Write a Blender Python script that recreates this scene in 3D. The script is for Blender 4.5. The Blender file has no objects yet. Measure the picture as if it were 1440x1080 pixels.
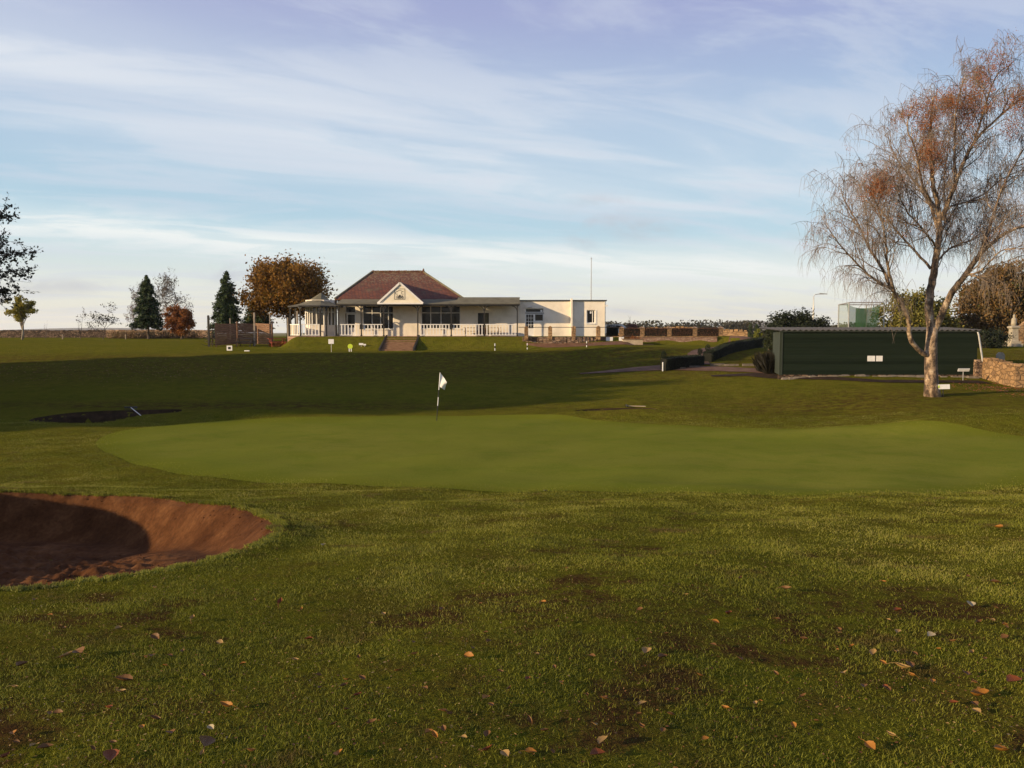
import bpy, math, random
import numpy as np
from mathutils import Vector
R = math.radians
rng = np.random.default_rng(7); random.seed(7)
S = bpy.context.scene; COL = S.collection
# ------------------------------------------------------------------ camera
F = 1109.0; TH = math.atan(75/F)
cam = bpy.data.cameras.new('camera'); co = bpy.data.objects.new('camera', cam); COL.objects.link(co)
cam.sensor_width = 36; cam.lens = 36*F/1440; cam.clip_start = .05; cam.clip_end = 20000
co.location = (0,0,0); co.rotation_euler = (math.pi/2-TH, 0, 0); S.camera = co
def ray(px, py):
    u = (px-720)/F; v = (540-py)/F
    return np.array([u, math.cos(TH)+v*math.sin(TH), -math.sin(TH)+v*math.cos(TH)])
def W(px, py, d):
    r = ray(px, py); return r*(d/r[1])
def X(px, d): return W(px, 450, d)[0]
def Z(py, d): return W(720, py, d)[2]
# ------------------------------------------------------------------ materials
def lin(c): return tuple(((x/255)/12.92 if x/255 <= .04045 else ((x/255+.055)/1.055)**2.4) for x in c)+(1,)
class NT:
    def __init__(s, tree): s.t = tree; s.n = tree.nodes; s.l = tree.links
    def node(s, ty, ins=None, **kw):
        n = s.n.new(ty)
        for k, v in kw.items(): setattr(n, k, v)
        for k, v in (ins or {}).items(): s.put(n.inputs[k], v)
        return n
    def put(s, sock, v):
        if hasattr(v, 'is_linked'): s.l.new(v, sock)
        else: sock.default_value = v
    def m(s, op, a, b=0.0, c=0.0):
        n = s.node('ShaderNodeMath', operation=op); s.put(n.inputs[0], a); s.put(n.inputs[1], b); s.put(n.inputs[2], c); return n.outputs[0]
    def mix(s, f, a, b, mode='MIX'):
        n = s.node('ShaderNodeMix', data_type='RGBA', blend_type=mode); s.put(n.inputs[0], f); s.put(n.inputs[6], a); s.put(n.inputs[7], b); return n.outputs[2]
    def sm(s, v, a, b, lo=0.0, hi=1.0):
        n = s.node('ShaderNodeMapRange', interpolation_type='SMOOTHSTEP'); s.put(n.inputs[0], v)
        for i, q in enumerate((a, b, lo, hi)): n.inputs[i+1].default_value = q
        return n.outputs[0]
    def noise(s, vec, scale, det=4, rough=.6, out=0, dist=0.0):
        n = s.node('ShaderNodeTexNoise', {'Vector': vec, 'Scale': scale, 'Detail': det, 'Roughness': rough, 'Distortion': dist}); return n.outputs[out]
    def ramp(s, f, stops):
        n = s.node('ShaderNodeValToRGB'); e = n.color_ramp.elements
        while len(e) < len(stops): e.new(.5)
        for i, (p, c) in enumerate(stops): e[i].position = p; e[i].color = c if len(c) == 4 else tuple(c)+(1,)
        s.put(n.inputs[0], f); return n.outputs[0]
def newmat(name):
    m = bpy.data.materials.new(name); m.use_nodes = True; t = NT(m.node_tree)
    b = m.node_tree.nodes['Principled BSDF']; return m, t, b
def MAT(name, stops, scale=4.0, rough=.75, bump=.0, bscale=30.0, spec=.25, metal=0.0, det=5, stretch=(1,1,1), coord='Object', grain=.0):
    m, t, b = newmat(name)
    tc = t.node('ShaderNodeTexCoord'); mp = t.node('ShaderNodeMapping', {'Vector': tc.outputs[coord], 'Scale': stretch})
    f = t.noise(mp.outputs[0], scale, det)
    n = len(stops); st = [(.3+.4*i/max(1, n-1), c) for i, c in enumerate(stops)]
    c = t.ramp(f, st)
    if grain:
        g = t.noise(mp.outputs[0], scale*9, 3); c = t.mix(grain, c, t.ramp(g, [(.3, (0,0,0)), (.7, (1,1,1))]), 'OVERLAY')
    t.put(b.inputs['Base Color'], c); b.inputs['Roughness'].default_value = rough
    b.inputs['Specular IOR Level'].default_value = spec; b.inputs['Metallic'].default_value = metal
    if bump:
        bn = t.node('ShaderNodeBump', {'Strength': bump, 'Distance': .02, 'Height': t.noise(mp.outputs[0], bscale, 4)})
        t.l.new(bn.outputs[0], b.inputs['Normal'])
    return m
def LEAF(name, cols, trans=.35, nscale=.8):
    m, t, b = newmat(name)
    g = t.node('ShaderNodeNewGeometry'); tc = t.node('ShaderNodeTexCoord')
    f = t.m('ADD', t.m('MULTIPLY', g.outputs['Random Per Island'], .55), t.m('MULTIPLY', t.sm(t.noise(tc.outputs['Object'], nscale, 3), .3, .7), .45))
    n = len(cols); c = t.ramp(f, [(.08+.84*i/max(1, n-1), q) for i, q in enumerate(cols)])
    out = t.n['Material Output']; t.put(b.inputs['Base Color'], c); b.inputs['Roughness'].default_value = .6; b.inputs['Specular IOR Level'].default_value = .2
    tr = t.node('ShaderNodeBsdfTranslucent', {'Color': c}); mx = t.node('ShaderNodeMixShader', {0: trans})
    t.l.new(b.outputs[0], mx.inputs[1]); t.l.new(tr.outputs[0], mx.inputs[2]); t.l.new(mx.outputs[0], out.inputs[0])
    return m
M = {}
def grassmat(name, A, B, C, worn, big=.25, bump=1.0, fine=14.0, stripes=False):
    m, t, b = newmat(name); tc = t.node('ShaderNodeTexCoord'); P = tc.outputs['Object']
    mp = t.node('ShaderNodeMapping', {'Vector': P, 'Scale': (1, 1.0, 1)}).outputs[0]
    n1 = t.noise(mp, big, 5, .62); n2 = t.noise(mp, fine, 5, .75); n3 = t.noise(mp, big*5.5, 6, .7, dist=.4)
    c = t.mix(t.sm(n1, .32, .68), A, B); c = t.mix(t.sm(n3, .42, .72), c, C)
    if worn: 
        at = t.node('ShaderNodeAttribute', attribute_name='worn')
        w = t.m('MULTIPLY', at.outputs['Fac'], t.sm(t.noise(mp, 2.6, 6, .75), .35, .62)); c = t.mix(w, c, worn)
        sp = t.m('MULTIPLY', t.node('ShaderNodeAttribute', attribute_name='litter').outputs['Fac'], t.sm(t.noise(mp, 5.0, 5, .85), .56, .66)); c = t.mix(sp, c, (.13,.06,.028,1))
    c = t.mix(t.sm(n2, .25, .75), t.mix(.5, c, (.3,.3,.3,1), 'MULTIPLY'), c)
    if stripes:
        sx = t.node('ShaderNodeSeparateXYZ', {0: P}); q = t.m('ADD', t.m('MULTIPLY', sx.outputs[0], .45), sx.outputs[1])
        st = t.sm(t.m('SINE', t.m('MULTIPLY', t.m('ADD', q, t.m('MULTIPLY', t.noise(P, .3, 2), .8)), 4.0)), -.5, .5); c = t.mix(t.m('MULTIPLY', st, .12), c, (.145,.14,.02,1))
    if stripes: c = t.mix(t.m('MULTIPLY', t.node('ShaderNodeAttribute', attribute_name='edge').outputs['Fac'], t.sm(n3, .3, .6, .75, 1)), c, (.120,.132,.013,1))
    t.put(b.inputs['Base Color'], c); b.inputs['Roughness'].default_value = .95; b.inputs['Specular IOR Level'].default_value = 0.0
    h = t.m('ADD', t.m('MULTIPLY', t.noise(mp, fine*.45, 6, .75), 1.0), t.m('MULTIPLY', n3, .8))
    bn = t.node('ShaderNodeBump', {'Strength': bump, 'Distance': .16, 'Height': h}); t.l.new(bn.outputs[0], b.inputs['Normal'])
    return m
M['ground'] = grassmat('rough grass', (.135,.142,.014,1), (.170,.160,.018,1), (.095,.108,.010,1), (.080,.046,.018,1))
M['green'] = grassmat('putting green turf', (.160,.180,.022,1), (.190,.195,.030,1), (.138,.166,.019,1), None, big=.16, bump=.10, fine=30.0, stripes=True)
M['collar'] = grassmat('collar turf', (.040,.056,.009,1), (.052,.064,.012,1), (.036,.050,.008,1), None, bump=.3)
M['sand'] = MAT('red brown bunker sand', [(.044,.017,.006),(.072,.030,.011),(.115,.052,.020)], 1.9, .95, 1.0, 9, .05, det=8, grain=.25)
M['soil'] = MAT('dark soil and bunker shade', [(.018,.011,.006),(.032,.020,.011),(.055,.034,.018)], 3, .95, .6, 20, .1, det=8)  # bed soil; its dark colour also stands in for shade inside smaller bunkers
M['tarmac'] = MAT('worn red tarmac', [(.085,.045,.026),(.125,.070,.042),(.16,.098,.062)], 1.5, .9, .3, 40, .15)
M['harl'] = MAT('white harled wall', [(.60,.54,.44),(.76,.69,.57),(.80,.74,.62)], .9, .85, .35, 45, .15, det=8)
M['white'] = MAT('white paint', [(.66,.64,.59),(.78,.76,.72)], 3, .5, .05, 20, .35)
M['cream'] = MAT('cream boarding', [(.66,.60,.46),(.76,.70,.55)], 2, .6, .1, 30, .25)
M['darkpaint'] = MAT('dark brown green paint', [(.018,.017,.014),(.035,.03,.024)], 5, .45, .05, 20, .4)
M['lead'] = MAT('grey green sheet roof', [(.10,.092,.06),(.15,.138,.09),(.18,.165,.11)], 1.2, .85, .1, 12, .08)
M['slate'] = MAT('dark slate sheet', [(.05,.052,.055),(.085,.088,.09)], 2, .5, .1, 12, .35)
M['glass'] = MAT('dark window glass', [(.006,.006,.006),(.02,.018,.014)], 1.2, .08, 0, spec=.22)
M['timber'] = MAT('weathered timber boards', [(.10,.058,.036),(.19,.11,.066),(.25,.16,.10)], 2.2, .8, .4, 30, .15, stretch=(1,1,7))
M['paletimber'] = MAT('pale timber', [(.30,.24,.16),(.45,.37,.26)], 4, .8, .2, 30, .15)
M['redwood'] = MAT('red stained wood', [(.22,.05,.03),(.34,.09,.05)], 4, .7, .2, 30, .2)
M['metal'] = MAT('grey galvanised metal', [(.30,.30,.29),(.46,.46,.45)], 6, .45, .1, 30, .5, .4)
M['black'] = MAT('black paint', [(.012,.012,.012),(.03,.03,.03)], 6, .5)
M['hiviz'] = MAT('yellow green plastic', [(.42,.55,.04),(.55,.68,.06)], 4, .5)
M['sign'] = MAT('white sign board', [(.62,.62,.60),(.78,.78,.76)], 5, .5)
M['net'] = None
M['bark'] = MAT('grey brown bark', [(.05,.038,.028),(.10,.078,.058),(.15,.12,.09)], 3, .9, .8, 14, .1, stretch=(2,2,.6))
M['barkpale'] = MAT('pale bark', [(.20,.17,.13),(.36,.31,.24)], 3, .9, .5, 14, .1)
M['twig'] = MAT('brown grey twigs', [(.075,.055,.045),(.13,.10,.085)], 3, .9)
def birchmat():
    m, t, b = newmat('birch bark'); tc = t.node('ShaderNodeTexCoord')
    mp = t.node('ShaderNodeMapping', {'Vector': tc.outputs['Object'], 'Scale': (1.6,1.6,.8)}).outputs[0]
    n = t.noise(mp, 2.2, 8, .72); c = t.ramp(n, [(.38, (.022,.016,.012)), (.47, (.10,.065,.04)), (.55, (.30,.21,.13)), (.66, (.50,.42,.32))])
    mp2 = t.node('ShaderNodeMapping', {'Vector': tc.outputs['Object'], 'Scale': (1,1,5)}).outputs[0]
    c = t.mix(t.sm(t.noise(mp2, 5, 4), .55, .66, 0, .75), c, (.03,.022,.016,1))
    t.put(b.inputs['Base Color'], c); b.inputs['Roughness'].default_value = .8
    bn = t.node('ShaderNodeBump', {'Strength': .9, 'Distance': .04, 'Height': t.noise(mp, 9, 6, .7)}); t.l.new(bn.outputs[0], b.inputs['Normal']); return m
M['birch'] = birchmat()
M['birchtwig'] = MAT('birch twigs', [(.10,.082,.070),(.17,.140,.120)], 1, .9)
M['birchleaf'] = LEAF('last russet birch leaves', [(.20,.065,.022),(.32,.11,.035),(.42,.18,.06)])
def stonemat(name, cols, mortar, scale, sx=1.0, sz=1.9, bump=1.0):
    m, t, b = newmat(name); tc = t.node('ShaderNodeTexCoord')
    sp = t.node('ShaderNodeSeparateXYZ', {0: tc.outputs['Object']})
    hx = t.m('ADD', sp.outputs[0], sp.outputs[1]); v = t.node('ShaderNodeCombineXYZ', {0: t.m('MULTIPLY', hx, sx), 1: t.m('MULTIPLY', sp.outputs[2], sz), 2: 0.0}).outputs[0]
    vo = t.node('ShaderNodeTexVoronoi', {'Vector': v, 'Scale': scale}); ve = t.node('ShaderNodeTexVoronoi', {'Vector': v, 'Scale': scale}, feature='DISTANCE_TO_EDGE')
    sc = t.node('ShaderNodeSeparateColor', {0: vo.outputs['Color']}); n = t.noise(tc.outputs['Object'], 6, 6, .7)
    f = t.m('ADD', t.m('MULTIPLY', sc.outputs[0], .65), t.m('MULTIPLY', n, .35)); c = t.ramp(f, [(.15+.7*i/(len(cols)-1), q) for i, q in enumerate(cols)])
    e = t.sm(ve.outputs['Distance'], .02, .09); c = t.mix(e, mortar, c)
    t.put(b.inputs['Base Color'], c); b.inputs['Roughness'].default_value = .9; b.inputs['Specular IOR Level'].default_value = .15
    h = t.m('ADD', t.m('MULTIPLY', e, .7), t.m('MULTIPLY', n, .6)); bn = t.node('ShaderNodeBump', {'Strength': bump, 'Distance': .05, 'Height': h}); t.l.new(bn.outputs[0], b.inputs['Normal']); return m
M['rubble'] = stonemat('rubble stone', [(.10,.06,.04,1),(.20,.13,.085,1),(.33,.23,.15,1),(.16,.12,.10,1)], (.07,.05,.038,1), 3.2)
M['rubblewarm'] = stonemat('warm sandstone rubble', [(.20,.12,.06,1),(.29,.18,.09,1),(.36,.23,.12,1),(.16,.10,.06,1)], (.17,.11,.06,1), 2.6)
M['rubbledark'] = stonemat('dark boundary rubble', [(.05,.035,.025,1),(.12,.08,.055,1),(.22,.15,.10,1),(.08,.06,.045,1)], (.03,.022,.016,1), 2.6)
M['brickstone'] = stonemat('pink brick and stone', [(.24,.13,.09,1),(.33,.20,.14,1),(.42,.30,.22,1)], (.22,.15,.11,1), 4.0, 1, 2.6)
M['edging'] = MAT('dull edging stone', [(.10,.085,.065),(.20,.17,.13)], 4, .9, .4, 14)
M['monument'] = MAT('grey sandstone', [(.24,.21,.16),(.38,.34,.26)], 4, .9, .4, 14)
def tilemat():
    m, t, b = newmat('red clay roof tiles'); tc = t.node('ShaderNodeTexCoord')
    sp = t.node('ShaderNodeSeparateXYZ', {0: tc.outputs['Object']}); v = t.node('ShaderNodeCombineXYZ', {0: t.m('ADD', sp.outputs[0], t.m('MULTIPLY', sp.outputs[1], .8)), 1: t.m('MULTIPLY', sp.outputs[2], 1.9), 2: 0.0}).outputs[0]
    br = t.node('ShaderNodeTexBrick', {'Vector': v, 'Scale': 1.0, 'Color1': (.095,.024,.008,1), 'Color2': (.16,.047,.015,1), 'Mortar': (.035,.012,.008,1), 'Mortar Size': .02, 'Brick Width': .32, 'Row Height': .28, 'Bias': -.1})
    n = t.noise(tc.outputs['Object'], .9, 7, .7); c = t.mix(t.sm(n, .52, .72), br.outputs[0], (.10,.07,.032,1)); n2 = t.noise(tc.outputs['Object'], 5, 5, .7)
    top = t.m('MULTIPLY', t.sm(sp.outputs[2], 4.2, 5.6), t.sm(n2, .48, .62)); c = t.mix(t.m('MULTIPLY', top, .8), c, (.20,.17,.09,1)); c = t.mix(t.sm(n2, .62, .72, 0, .7), c, (.30,.15,.10,1))
    t.put(b.inputs['Base Color'], c); b.inputs['Roughness'].default_value = .8
    bn = t.node('ShaderNodeBump', {'Strength': .7, 'Distance': .04, 'Height': br.outputs[1]}, invert=True); t.l.new(bn.outputs[0], b.inputs['Normal']); return m
M['tile'] = tilemat()
def slatmat(name, c1, c2, period, axis=2):
    m, t, b = newmat(name); tc = t.node('ShaderNodeTexCoord'); sp = t.node('ShaderNodeSeparateXYZ', {0: tc.outputs['Object']})
    z = sp.outputs[axis]; q = t.m('FRACT', t.m('DIVIDE', z, period)); row = t.m('FLOOR', t.m('DIVIDE', z, period))
    rn = t.node('ShaderNodeTexWhiteNoise', {'W': row}, noise_dimensions='1D').outputs[0]
    n = t.noise(t.node('ShaderNodeMapping', {'Vector': tc.outputs['Object'], 'Scale': (.5,.5,6)}).outputs[0], 2, 6, .7)
    c = t.mix(t.m('ADD', t.m('MULTIPLY', rn, .4), t.m('MULTIPLY', n, .6)), c1, c2)
    t.put(b.inputs['Base Color'], c); b.inputs['Roughness'].default_value = .8; b.inputs['Specular IOR Level'].default_value = .05
    bn = t.node('ShaderNodeBump', {'Strength': .5, 'Distance': .03, 'Height': t.m('ADD', q, t.m('MULTIPLY', n, .3))}); t.l.new(bn.outputs[0], b.inputs['Normal']); return m
M['shed'] = slatmat('dark green weatherboard', (.004,.008,.005,1), (.020,.030,.019,1), .16)
M['sheddark'] = MAT('grey green end boards', [(.022,.03,.022),(.04,.05,.038)], 3, .7, .2, 20, stretch=(6,6,.5))
M['sheet'] = MAT('grey fibre cement roof', [(.045,.045,.04),(.09,.085,.078)], 2, .8, .2, 20)
def netmat(name, col, a):
    m, t, b = newmat(name); tr = t.node('ShaderNodeBsdfTransparent'); mx = t.node('ShaderNodeMixShader', {0: a}); out = t.n['Material Output']
    tc = t.node('ShaderNodeTexCoord'); c = t.mix(t.noise(tc.outputs['Object'], 2, 3), col, tuple(x*1.5 for x in col[:3])+(1,)); t.put(b.inputs['Base Color'], c); b.inputs['Roughness'].default_value = .8
    t.l.new(tr.outputs[0], mx.inputs[1]); t.l.new(b.outputs[0], mx.inputs[2]); t.l.new(mx.outputs[0], out.inputs[0]); return m
M['net'] = netmat('pale green netting', (.12,.16,.09,1), .32); M['netdark'] = netmat('dark green netting', (.03,.08,.03,1), .62); M['netscreen'] = netmat('green screen cloth', (.03,.12,.035,1), .9)
L = {}
L['copper'] = LEAF('copper autumn leaves', [(.05,.035,.010),(.17,.085,.014),(.30,.15,.022),(.12,.10,.018)])
L['orange'] = LEAF('orange autumn leaves', [(.10,.035,.012),(.24,.085,.02),(.34,.15,.04)])
L['yellow'] = LEAF('yellow green leaves', [(.13,.12,.02),(.26,.23,.03),(.36,.29,.05)])
L['conif'] = LEAF('dark conifer needles', [(.012,.028,.012),(.034,.062,.022),(.085,.11,.032)], .1)
L['coniflight'] = LEAF('golden conifer needles', [(.05,.06,.012),(.12,.115,.02),(.20,.16,.03)], .15)
L['conifbrown'] = LEAF('bronze conifer foliage', [(.035,.035,.012),(.10,.065,.022),(.17,.095,.032),(.07,.075,.022)], .15)
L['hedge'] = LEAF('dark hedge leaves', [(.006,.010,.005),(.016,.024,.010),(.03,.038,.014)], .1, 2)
L['beech'] = LEAF('brown beech hedge leaves', [(.05,.022,.014),(.11,.05,.028),(.16,.08,.045)], .2, 2)
L['grey'] = LEAF('thin grey leaves', [(.10,.09,.075),(.17,.15,.125)], .3)
L['dark'] = LEAF('dark grey green leaves', [(.015,.018,.012),(.035,.038,.022),(.055,.05,.028)], .2)
L['lime'] = LEAF('lime shrub leaves', [(.12,.14,.02),(.24,.24,.04)], .3)
L['reed'] = LEAF('dry dark reeds', [(.007,.007,.004),(.02,.017,.010)], .2)
L['dull'] = LEAF('dull woodland leaves', [(.02,.022,.012),(.05,.045,.022)], .1)
# grass blades with per blade colour
def blademat(name, cols):
    m = LEAF(name, cols, .35, .35); t = NT(m.node_tree); tc = t.node('ShaderNodeTexCoord'); b = m.node_tree.nodes['Principled BSDF']; src = b.inputs['Base Color'].links[0].from_socket
    f = t.m('MULTIPLY', t.sm(t.noise(tc.outputs['Object'], 1.3, 6, .72), .54, .66), .8); d_ = t.sm(t.noise(tc.outputs['Object'], 3.7, 4, .6, dist=.5), .50, .70)
    c = t.mix(f, src, (.12,.07,.03,1)); c = t.mix(t.m('MULTIPLY', d_, .6), c, (.045,.052,.012,1)); t.put(b.inputs['Base Color'], c); tr = [n for n in m.node_tree.nodes if n.type == 'BSDF_TRANSLUCENT'][0]; t.put(tr.inputs[0], c); return m
M['blade'] = blademat('grass blades', [(.07,.084,.010),(.16,.175,.016),(.25,.25,.03),(.36,.33,.09)])
# ------------------------------------------------------------------ mesh builder
class MB:
    def __init__(s): s.v = []; s.f = []; s.n = 0
    def add(s, V, Fs):
        V = np.asarray(V, float).reshape(-1, 3); s.v.append(V)
        if isinstance(Fs, np.ndarray): s.f.append(Fs.astype(np.int64)+s.n)
        else:
            by = {}
            for f in Fs: by.setdefault(len(f), []).append(f)
            for k, q in by.items(): s.f.append(np.array(q, np.int64)+s.n)
        s.n += len(V); return s
    def box(s, a, b, rz=0, piv=None):
        x0,y0,z0 = a; x1,y1,z1 = b
        V = np.array([(x0,y0,z0),(x1,y0,z0),(x1,y1,z0),(x0,y1,z0),(x0,y0,z1),(x1,y0,z1),(x1,y1,z1),(x0,y1,z1)], float)
        if rz:
            p = np.array(piv if piv is not None else ((x0+x1)/2, (y0+y1)/2)); c, q = math.cos(rz), math.sin(rz); d = V[:, :2]-p
            V[:, 0] = p[0]+d[:,0]*c-d[:,1]*q; V[:, 1] = p[1]+d[:,0]*q+d[:,1]*c
        return s.add(V, [(0,3,2,1),(4,5,6,7),(0,1,5,4),(1,2,6,5),(2,3,7,6),(3,0,4,7)])
    def cbox(s, c, w, d, h, rz=0): # base centred
        return s.box((c[0]-w/2, c[1]-d/2, c[2]), (c[0]+w/2, c[1]+d/2, c[2]+h), rz)
    def beam(s, p, q, w, h):
        p = np.array(p, float); q = np.array(q, float); d = q-p; d /= np.linalg.norm(d)
        up = np.array([0,0,1.]) if abs(d[2]) < .95 else np.array([0,1.,0]); a = np.cross(d, up); a /= np.linalg.norm(a); b = np.cross(a, d)
        V = [e+a*i*w/2+b*j*h/2 for e in (p, q) for i, j in ((-1,-1),(1,-1),(1,1),(-1,1))]
        return s.add(V, [(0,1,2,3),(7,6,5,4),(0,4,5,1),(1,5,6,2),(2,6,7,3),(3,7,4,0)])
    def tube(s, P, r, k=6, cap=True):
        P = np.asarray(P, float); n = len(P); r = np.broadcast_to(np.asarray(r, float), (n,))
        T = np.gradient(P, axis=0); T /= np.linalg.norm(T, axis=1)[:, None]+1e-9
        up = np.array([0.31,0.17,1.]) if abs(T[:, 2]).mean() < .8 else np.array([1.,.2,.1])
        A = np.cross(T, up); A /= np.linalg.norm(A, axis=1)[:, None]+1e-9; B = np.cross(T, A)
        a = np.arange(k)*2*math.pi/k
        V = (P[:, None]+r[:, None, None]*(np.cos(a)[None, :, None]*A[:, None]+np.sin(a)[None, :, None]*B[:, None])).reshape(-1, 3)
        i = np.arange(n-1)[:, None]*k; j = np.arange(k)[None]; j2 = (j+1) % k
        Q = np.stack([i+j, i+j2, i+k+j2, i+k+j], -1).reshape(-1, 4); s.add(V, Q)
        if cap: s.f.append(np.array([list(range(s.n-k, s.n))])); s.f.append(np.array([list(range(s.n-n*k, s.n-n*k+k))[::-1]]))
        return s
    def lathe(s, c, prof, k=12, a0=0.0):
        V = []; a = a0+np.arange(k)*2*math.pi/k
        for r, z in prof: V += [(c[0]+r*math.cos(t), c[1]+r*math.sin(t), c[2]+z) for t in a]
        n = len(prof); Fs = [(i*k+j, i*k+(j+1) % k, (i+1)*k+(j+1) % k, (i+1)*k+j) for i in range(n-1) for j in range(k)]
        Fs += [tuple(range(k))[::-1], tuple((n-1)*k+j for j in range(k))]; return s.add(V, Fs)
    def prism(s, poly, d):
        poly = np.array(poly, float); d = np.array(d, float); n = len(poly)
        return s.add(np.vstack([poly, poly+d]), [tuple(range(n))[::-1], tuple(range(n, 2*n))]+[(i, (i+1) % n, n+(i+1) % n, n+i) for i in range(n)])
    def cards(s, P, size, nrm=None, aspect=1.6, flat=0.0):
        P = np.asarray(P, float); n = len(P); size = np.broadcast_to(np.asarray(size, float), (n,))
        a = rng.normal(size=(n, 3)); a[:, 2] *= (1-flat); a /= np.linalg.norm(a, axis=1)[:, None]
        b = np.cross(a, rng.normal(size=(n, 3))); b /= np.linalg.norm(b, axis=1)[:, None]; c = np.cross(a, b)
        h = size[:, None]/2; w = h/aspect
        V = np.stack([P-a*h, P+b*w+c*w*.3, P+a*h, P-b*w+c*w*.3], 1).reshape(-1, 3)
        return s.add(V, np.arange(4*n).reshape(n, 4))
    def build(s, name, mat, parent=None, smooth=False, org=None):
        V = np.vstack(s.v); 
        if parent is not None and org is None: org = parent_org(parent)
        if org is not None: V = V-np.array(org)
        me = bpy.data.meshes.new(name); me.vertices.add(len(V)); me.vertices.foreach_set('co', V.astype(np.float32).ravel())
        cnt = sum(q.size for q in s.f); nf = sum(len(q) for q in s.f); me.loops.add(cnt); me.polygons.add(nf)
        me.loops.foreach_set('vertex_index', np.concatenate([q.ravel() for q in s.f]).astype(np.int32))
        tot = np.concatenate([np.full(len(q), q.shape[1]) for q in s.f]); st = np.concatenate([[0], np.cumsum(tot)[:-1]])
        me.polygons.foreach_set('loop_start', st.astype(np.int32)); me.polygons.foreach_set('loop_total', tot.astype(np.int32))
        me.polygons.foreach_set('use_smooth', np.full(nf, bool(smooth)))
        me.update(calc_edges=True); me.validate(); me.materials.append(mat)
        o = bpy.data.objects.new(name, me); COL.objects.link(o)
        if parent is not None: o.parent = parent
        if parent is None and org is not None: o.location = org
        return o
ORG = {}
def parent_org(p):
    o = np.zeros(3)
    while p is not None: o += np.array(p.location); p = p.parent
    return o
def tag(o, label=None, cat=None, group=None, kind=None):
    if label: o['label'] = label
    if cat: o['category'] = cat
    if group: o['group'] = group
    if kind: o['kind'] = kind
    return o
def thing(name, loc, label, cat, group=None):
    o = bpy.data.objects.new(name, None); COL.objects.link(o); o.location = tuple(float(q) for q in loc); o.empty_display_size = .2
    return tag(o, label, cat, group)
# ------------------------------------------------------------------ terrain
YK = [-60,0,3,5.5,8,12,16.5,22,26,30,34,38,42,46,50,54,57.5,60,64,70,80,110,200,600,5000]
XK = [-60,-28,-12,0,9,18,27,60]
ZK = np.array([
 [-1.5,-1.7,-1.7,-1.9,-2.2,-2.7,-3.1,-3.2,-3.25,-3.3,-3.2,-3.1,-2.95,-2.8,-2.5,-2.2,-1.95,-1.85,-1.7,-1.5,-1.3,-.95,-1.5,-6,-14],
 [-1.5,-1.6,-1.62,-1.85,-2.15,-2.66,-3.2,-3.32,-3.38,-3.38,-3.3,-3.15,-2.98,-2.78,-2.45,-2.12,-1.88,-1.75,-1.62,-1.5,-1.3,-.95,-1.5,-6,-14],
 [-1.5,-1.6,-1.6,-1.82,-2.14,-2.66,-3.25,-3.35,-3.42,-3.42,-3.36,-3.22,-3.05,-2.84,-2.55,-2.2,-1.74,-1.66,-1.68,-1.6,-1.4,-1.0,-1.5,-6,-14],
 [-1.5,-1.6,-1.6,-1.82,-2.14,-2.66,-3.25,-3.36,-3.43,-3.46,-3.42,-3.25,-3.05,-2.84,-2.55,-2.15,-1.60,-1.56,-1.60,-1.5,-1.2,-1.0,-1.5,-6,-14],
 [-1.5,-1.6,-1.6,-1.82,-2.14,-2.66,-3.22,-3.33,-3.38,-3.38,-3.32,-3.12,-2.90,-2.60,-2.30,-1.85,-1.25,-1.20,-1.25,-1.2,-1.1,-1.0,-1.5,-6,-14],
 [-1.5,-1.6,-1.6,-1.82,-2.12,-2.62,-3.12,-3.22,-3.16,-2.98,-2.74,-2.55,-2.42,-2.34,-2.15,-1.9,-1.6,-1.45,-1.3,-1.2,-1.1,-1.0,-1.5,-6,-14],
 [-1.5,-1.6,-1.6,-1.82,-2.12,-2.6,-3.05,-3.15,-3.05,-2.95,-2.88,-2.80,-2.42,-2.10,-1.75,-1.6,-1.48,-1.42,-1.3,-1.2,-1.1,-1.0,-1.5,-6,-14],
 [-1.5,-1.6,-1.6,-1.82,-2.12,-2.6,-3.0,-3.1,-3.0,-2.9,-2.8,-2.5,-2.1,-1.9,-1.7,-1.6,-1.5,-1.42,-1.3,-1.2,-1.1,-1.0,-1.5,-6,-14]])
def herm(xs, ys, q):
    xs = np.array(xs, float); ys = np.array(ys, float); d = np.diff(ys)/np.diff(xs); m = np.zeros(len(xs)); m[0] = d[0]; m[-1] = d[-1]
    for i in range(1, len(xs)-1): m[i] = 0 if d[i-1]*d[i] <= 0 else 2*d[i-1]*d[i]/(d[i-1]+d[i])
    q = np.clip(q, xs[0], xs[-1]); i = np.clip(np.searchsorted(xs, q)-1, 0, len(xs)-2); h = xs[i+1]-xs[i]; t = (q-xs[i])/h
    return (2*t**3-3*t**2+1)*ys[i]+(t**3-2*t**2+t)*h*m[i]+(-2*t**3+3*t**2)*ys[i+1]+(t**3-t**2)*h*m[i+1]
def ss(a, b, x): t = np.clip((x-a)/(b-a), 0, 1); return t*t*(3-2*t)
def gau(x, y, cx, cy, rx, ry, rot=0):
    c, s = math.cos(rot), math.sin(rot); u = ((x-cx)*c+(y-cy)*s)/rx; v = (-(x-cx)*s+(y-cy)*c)/ry; return np.exp(-(u*u+v*v))
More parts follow.
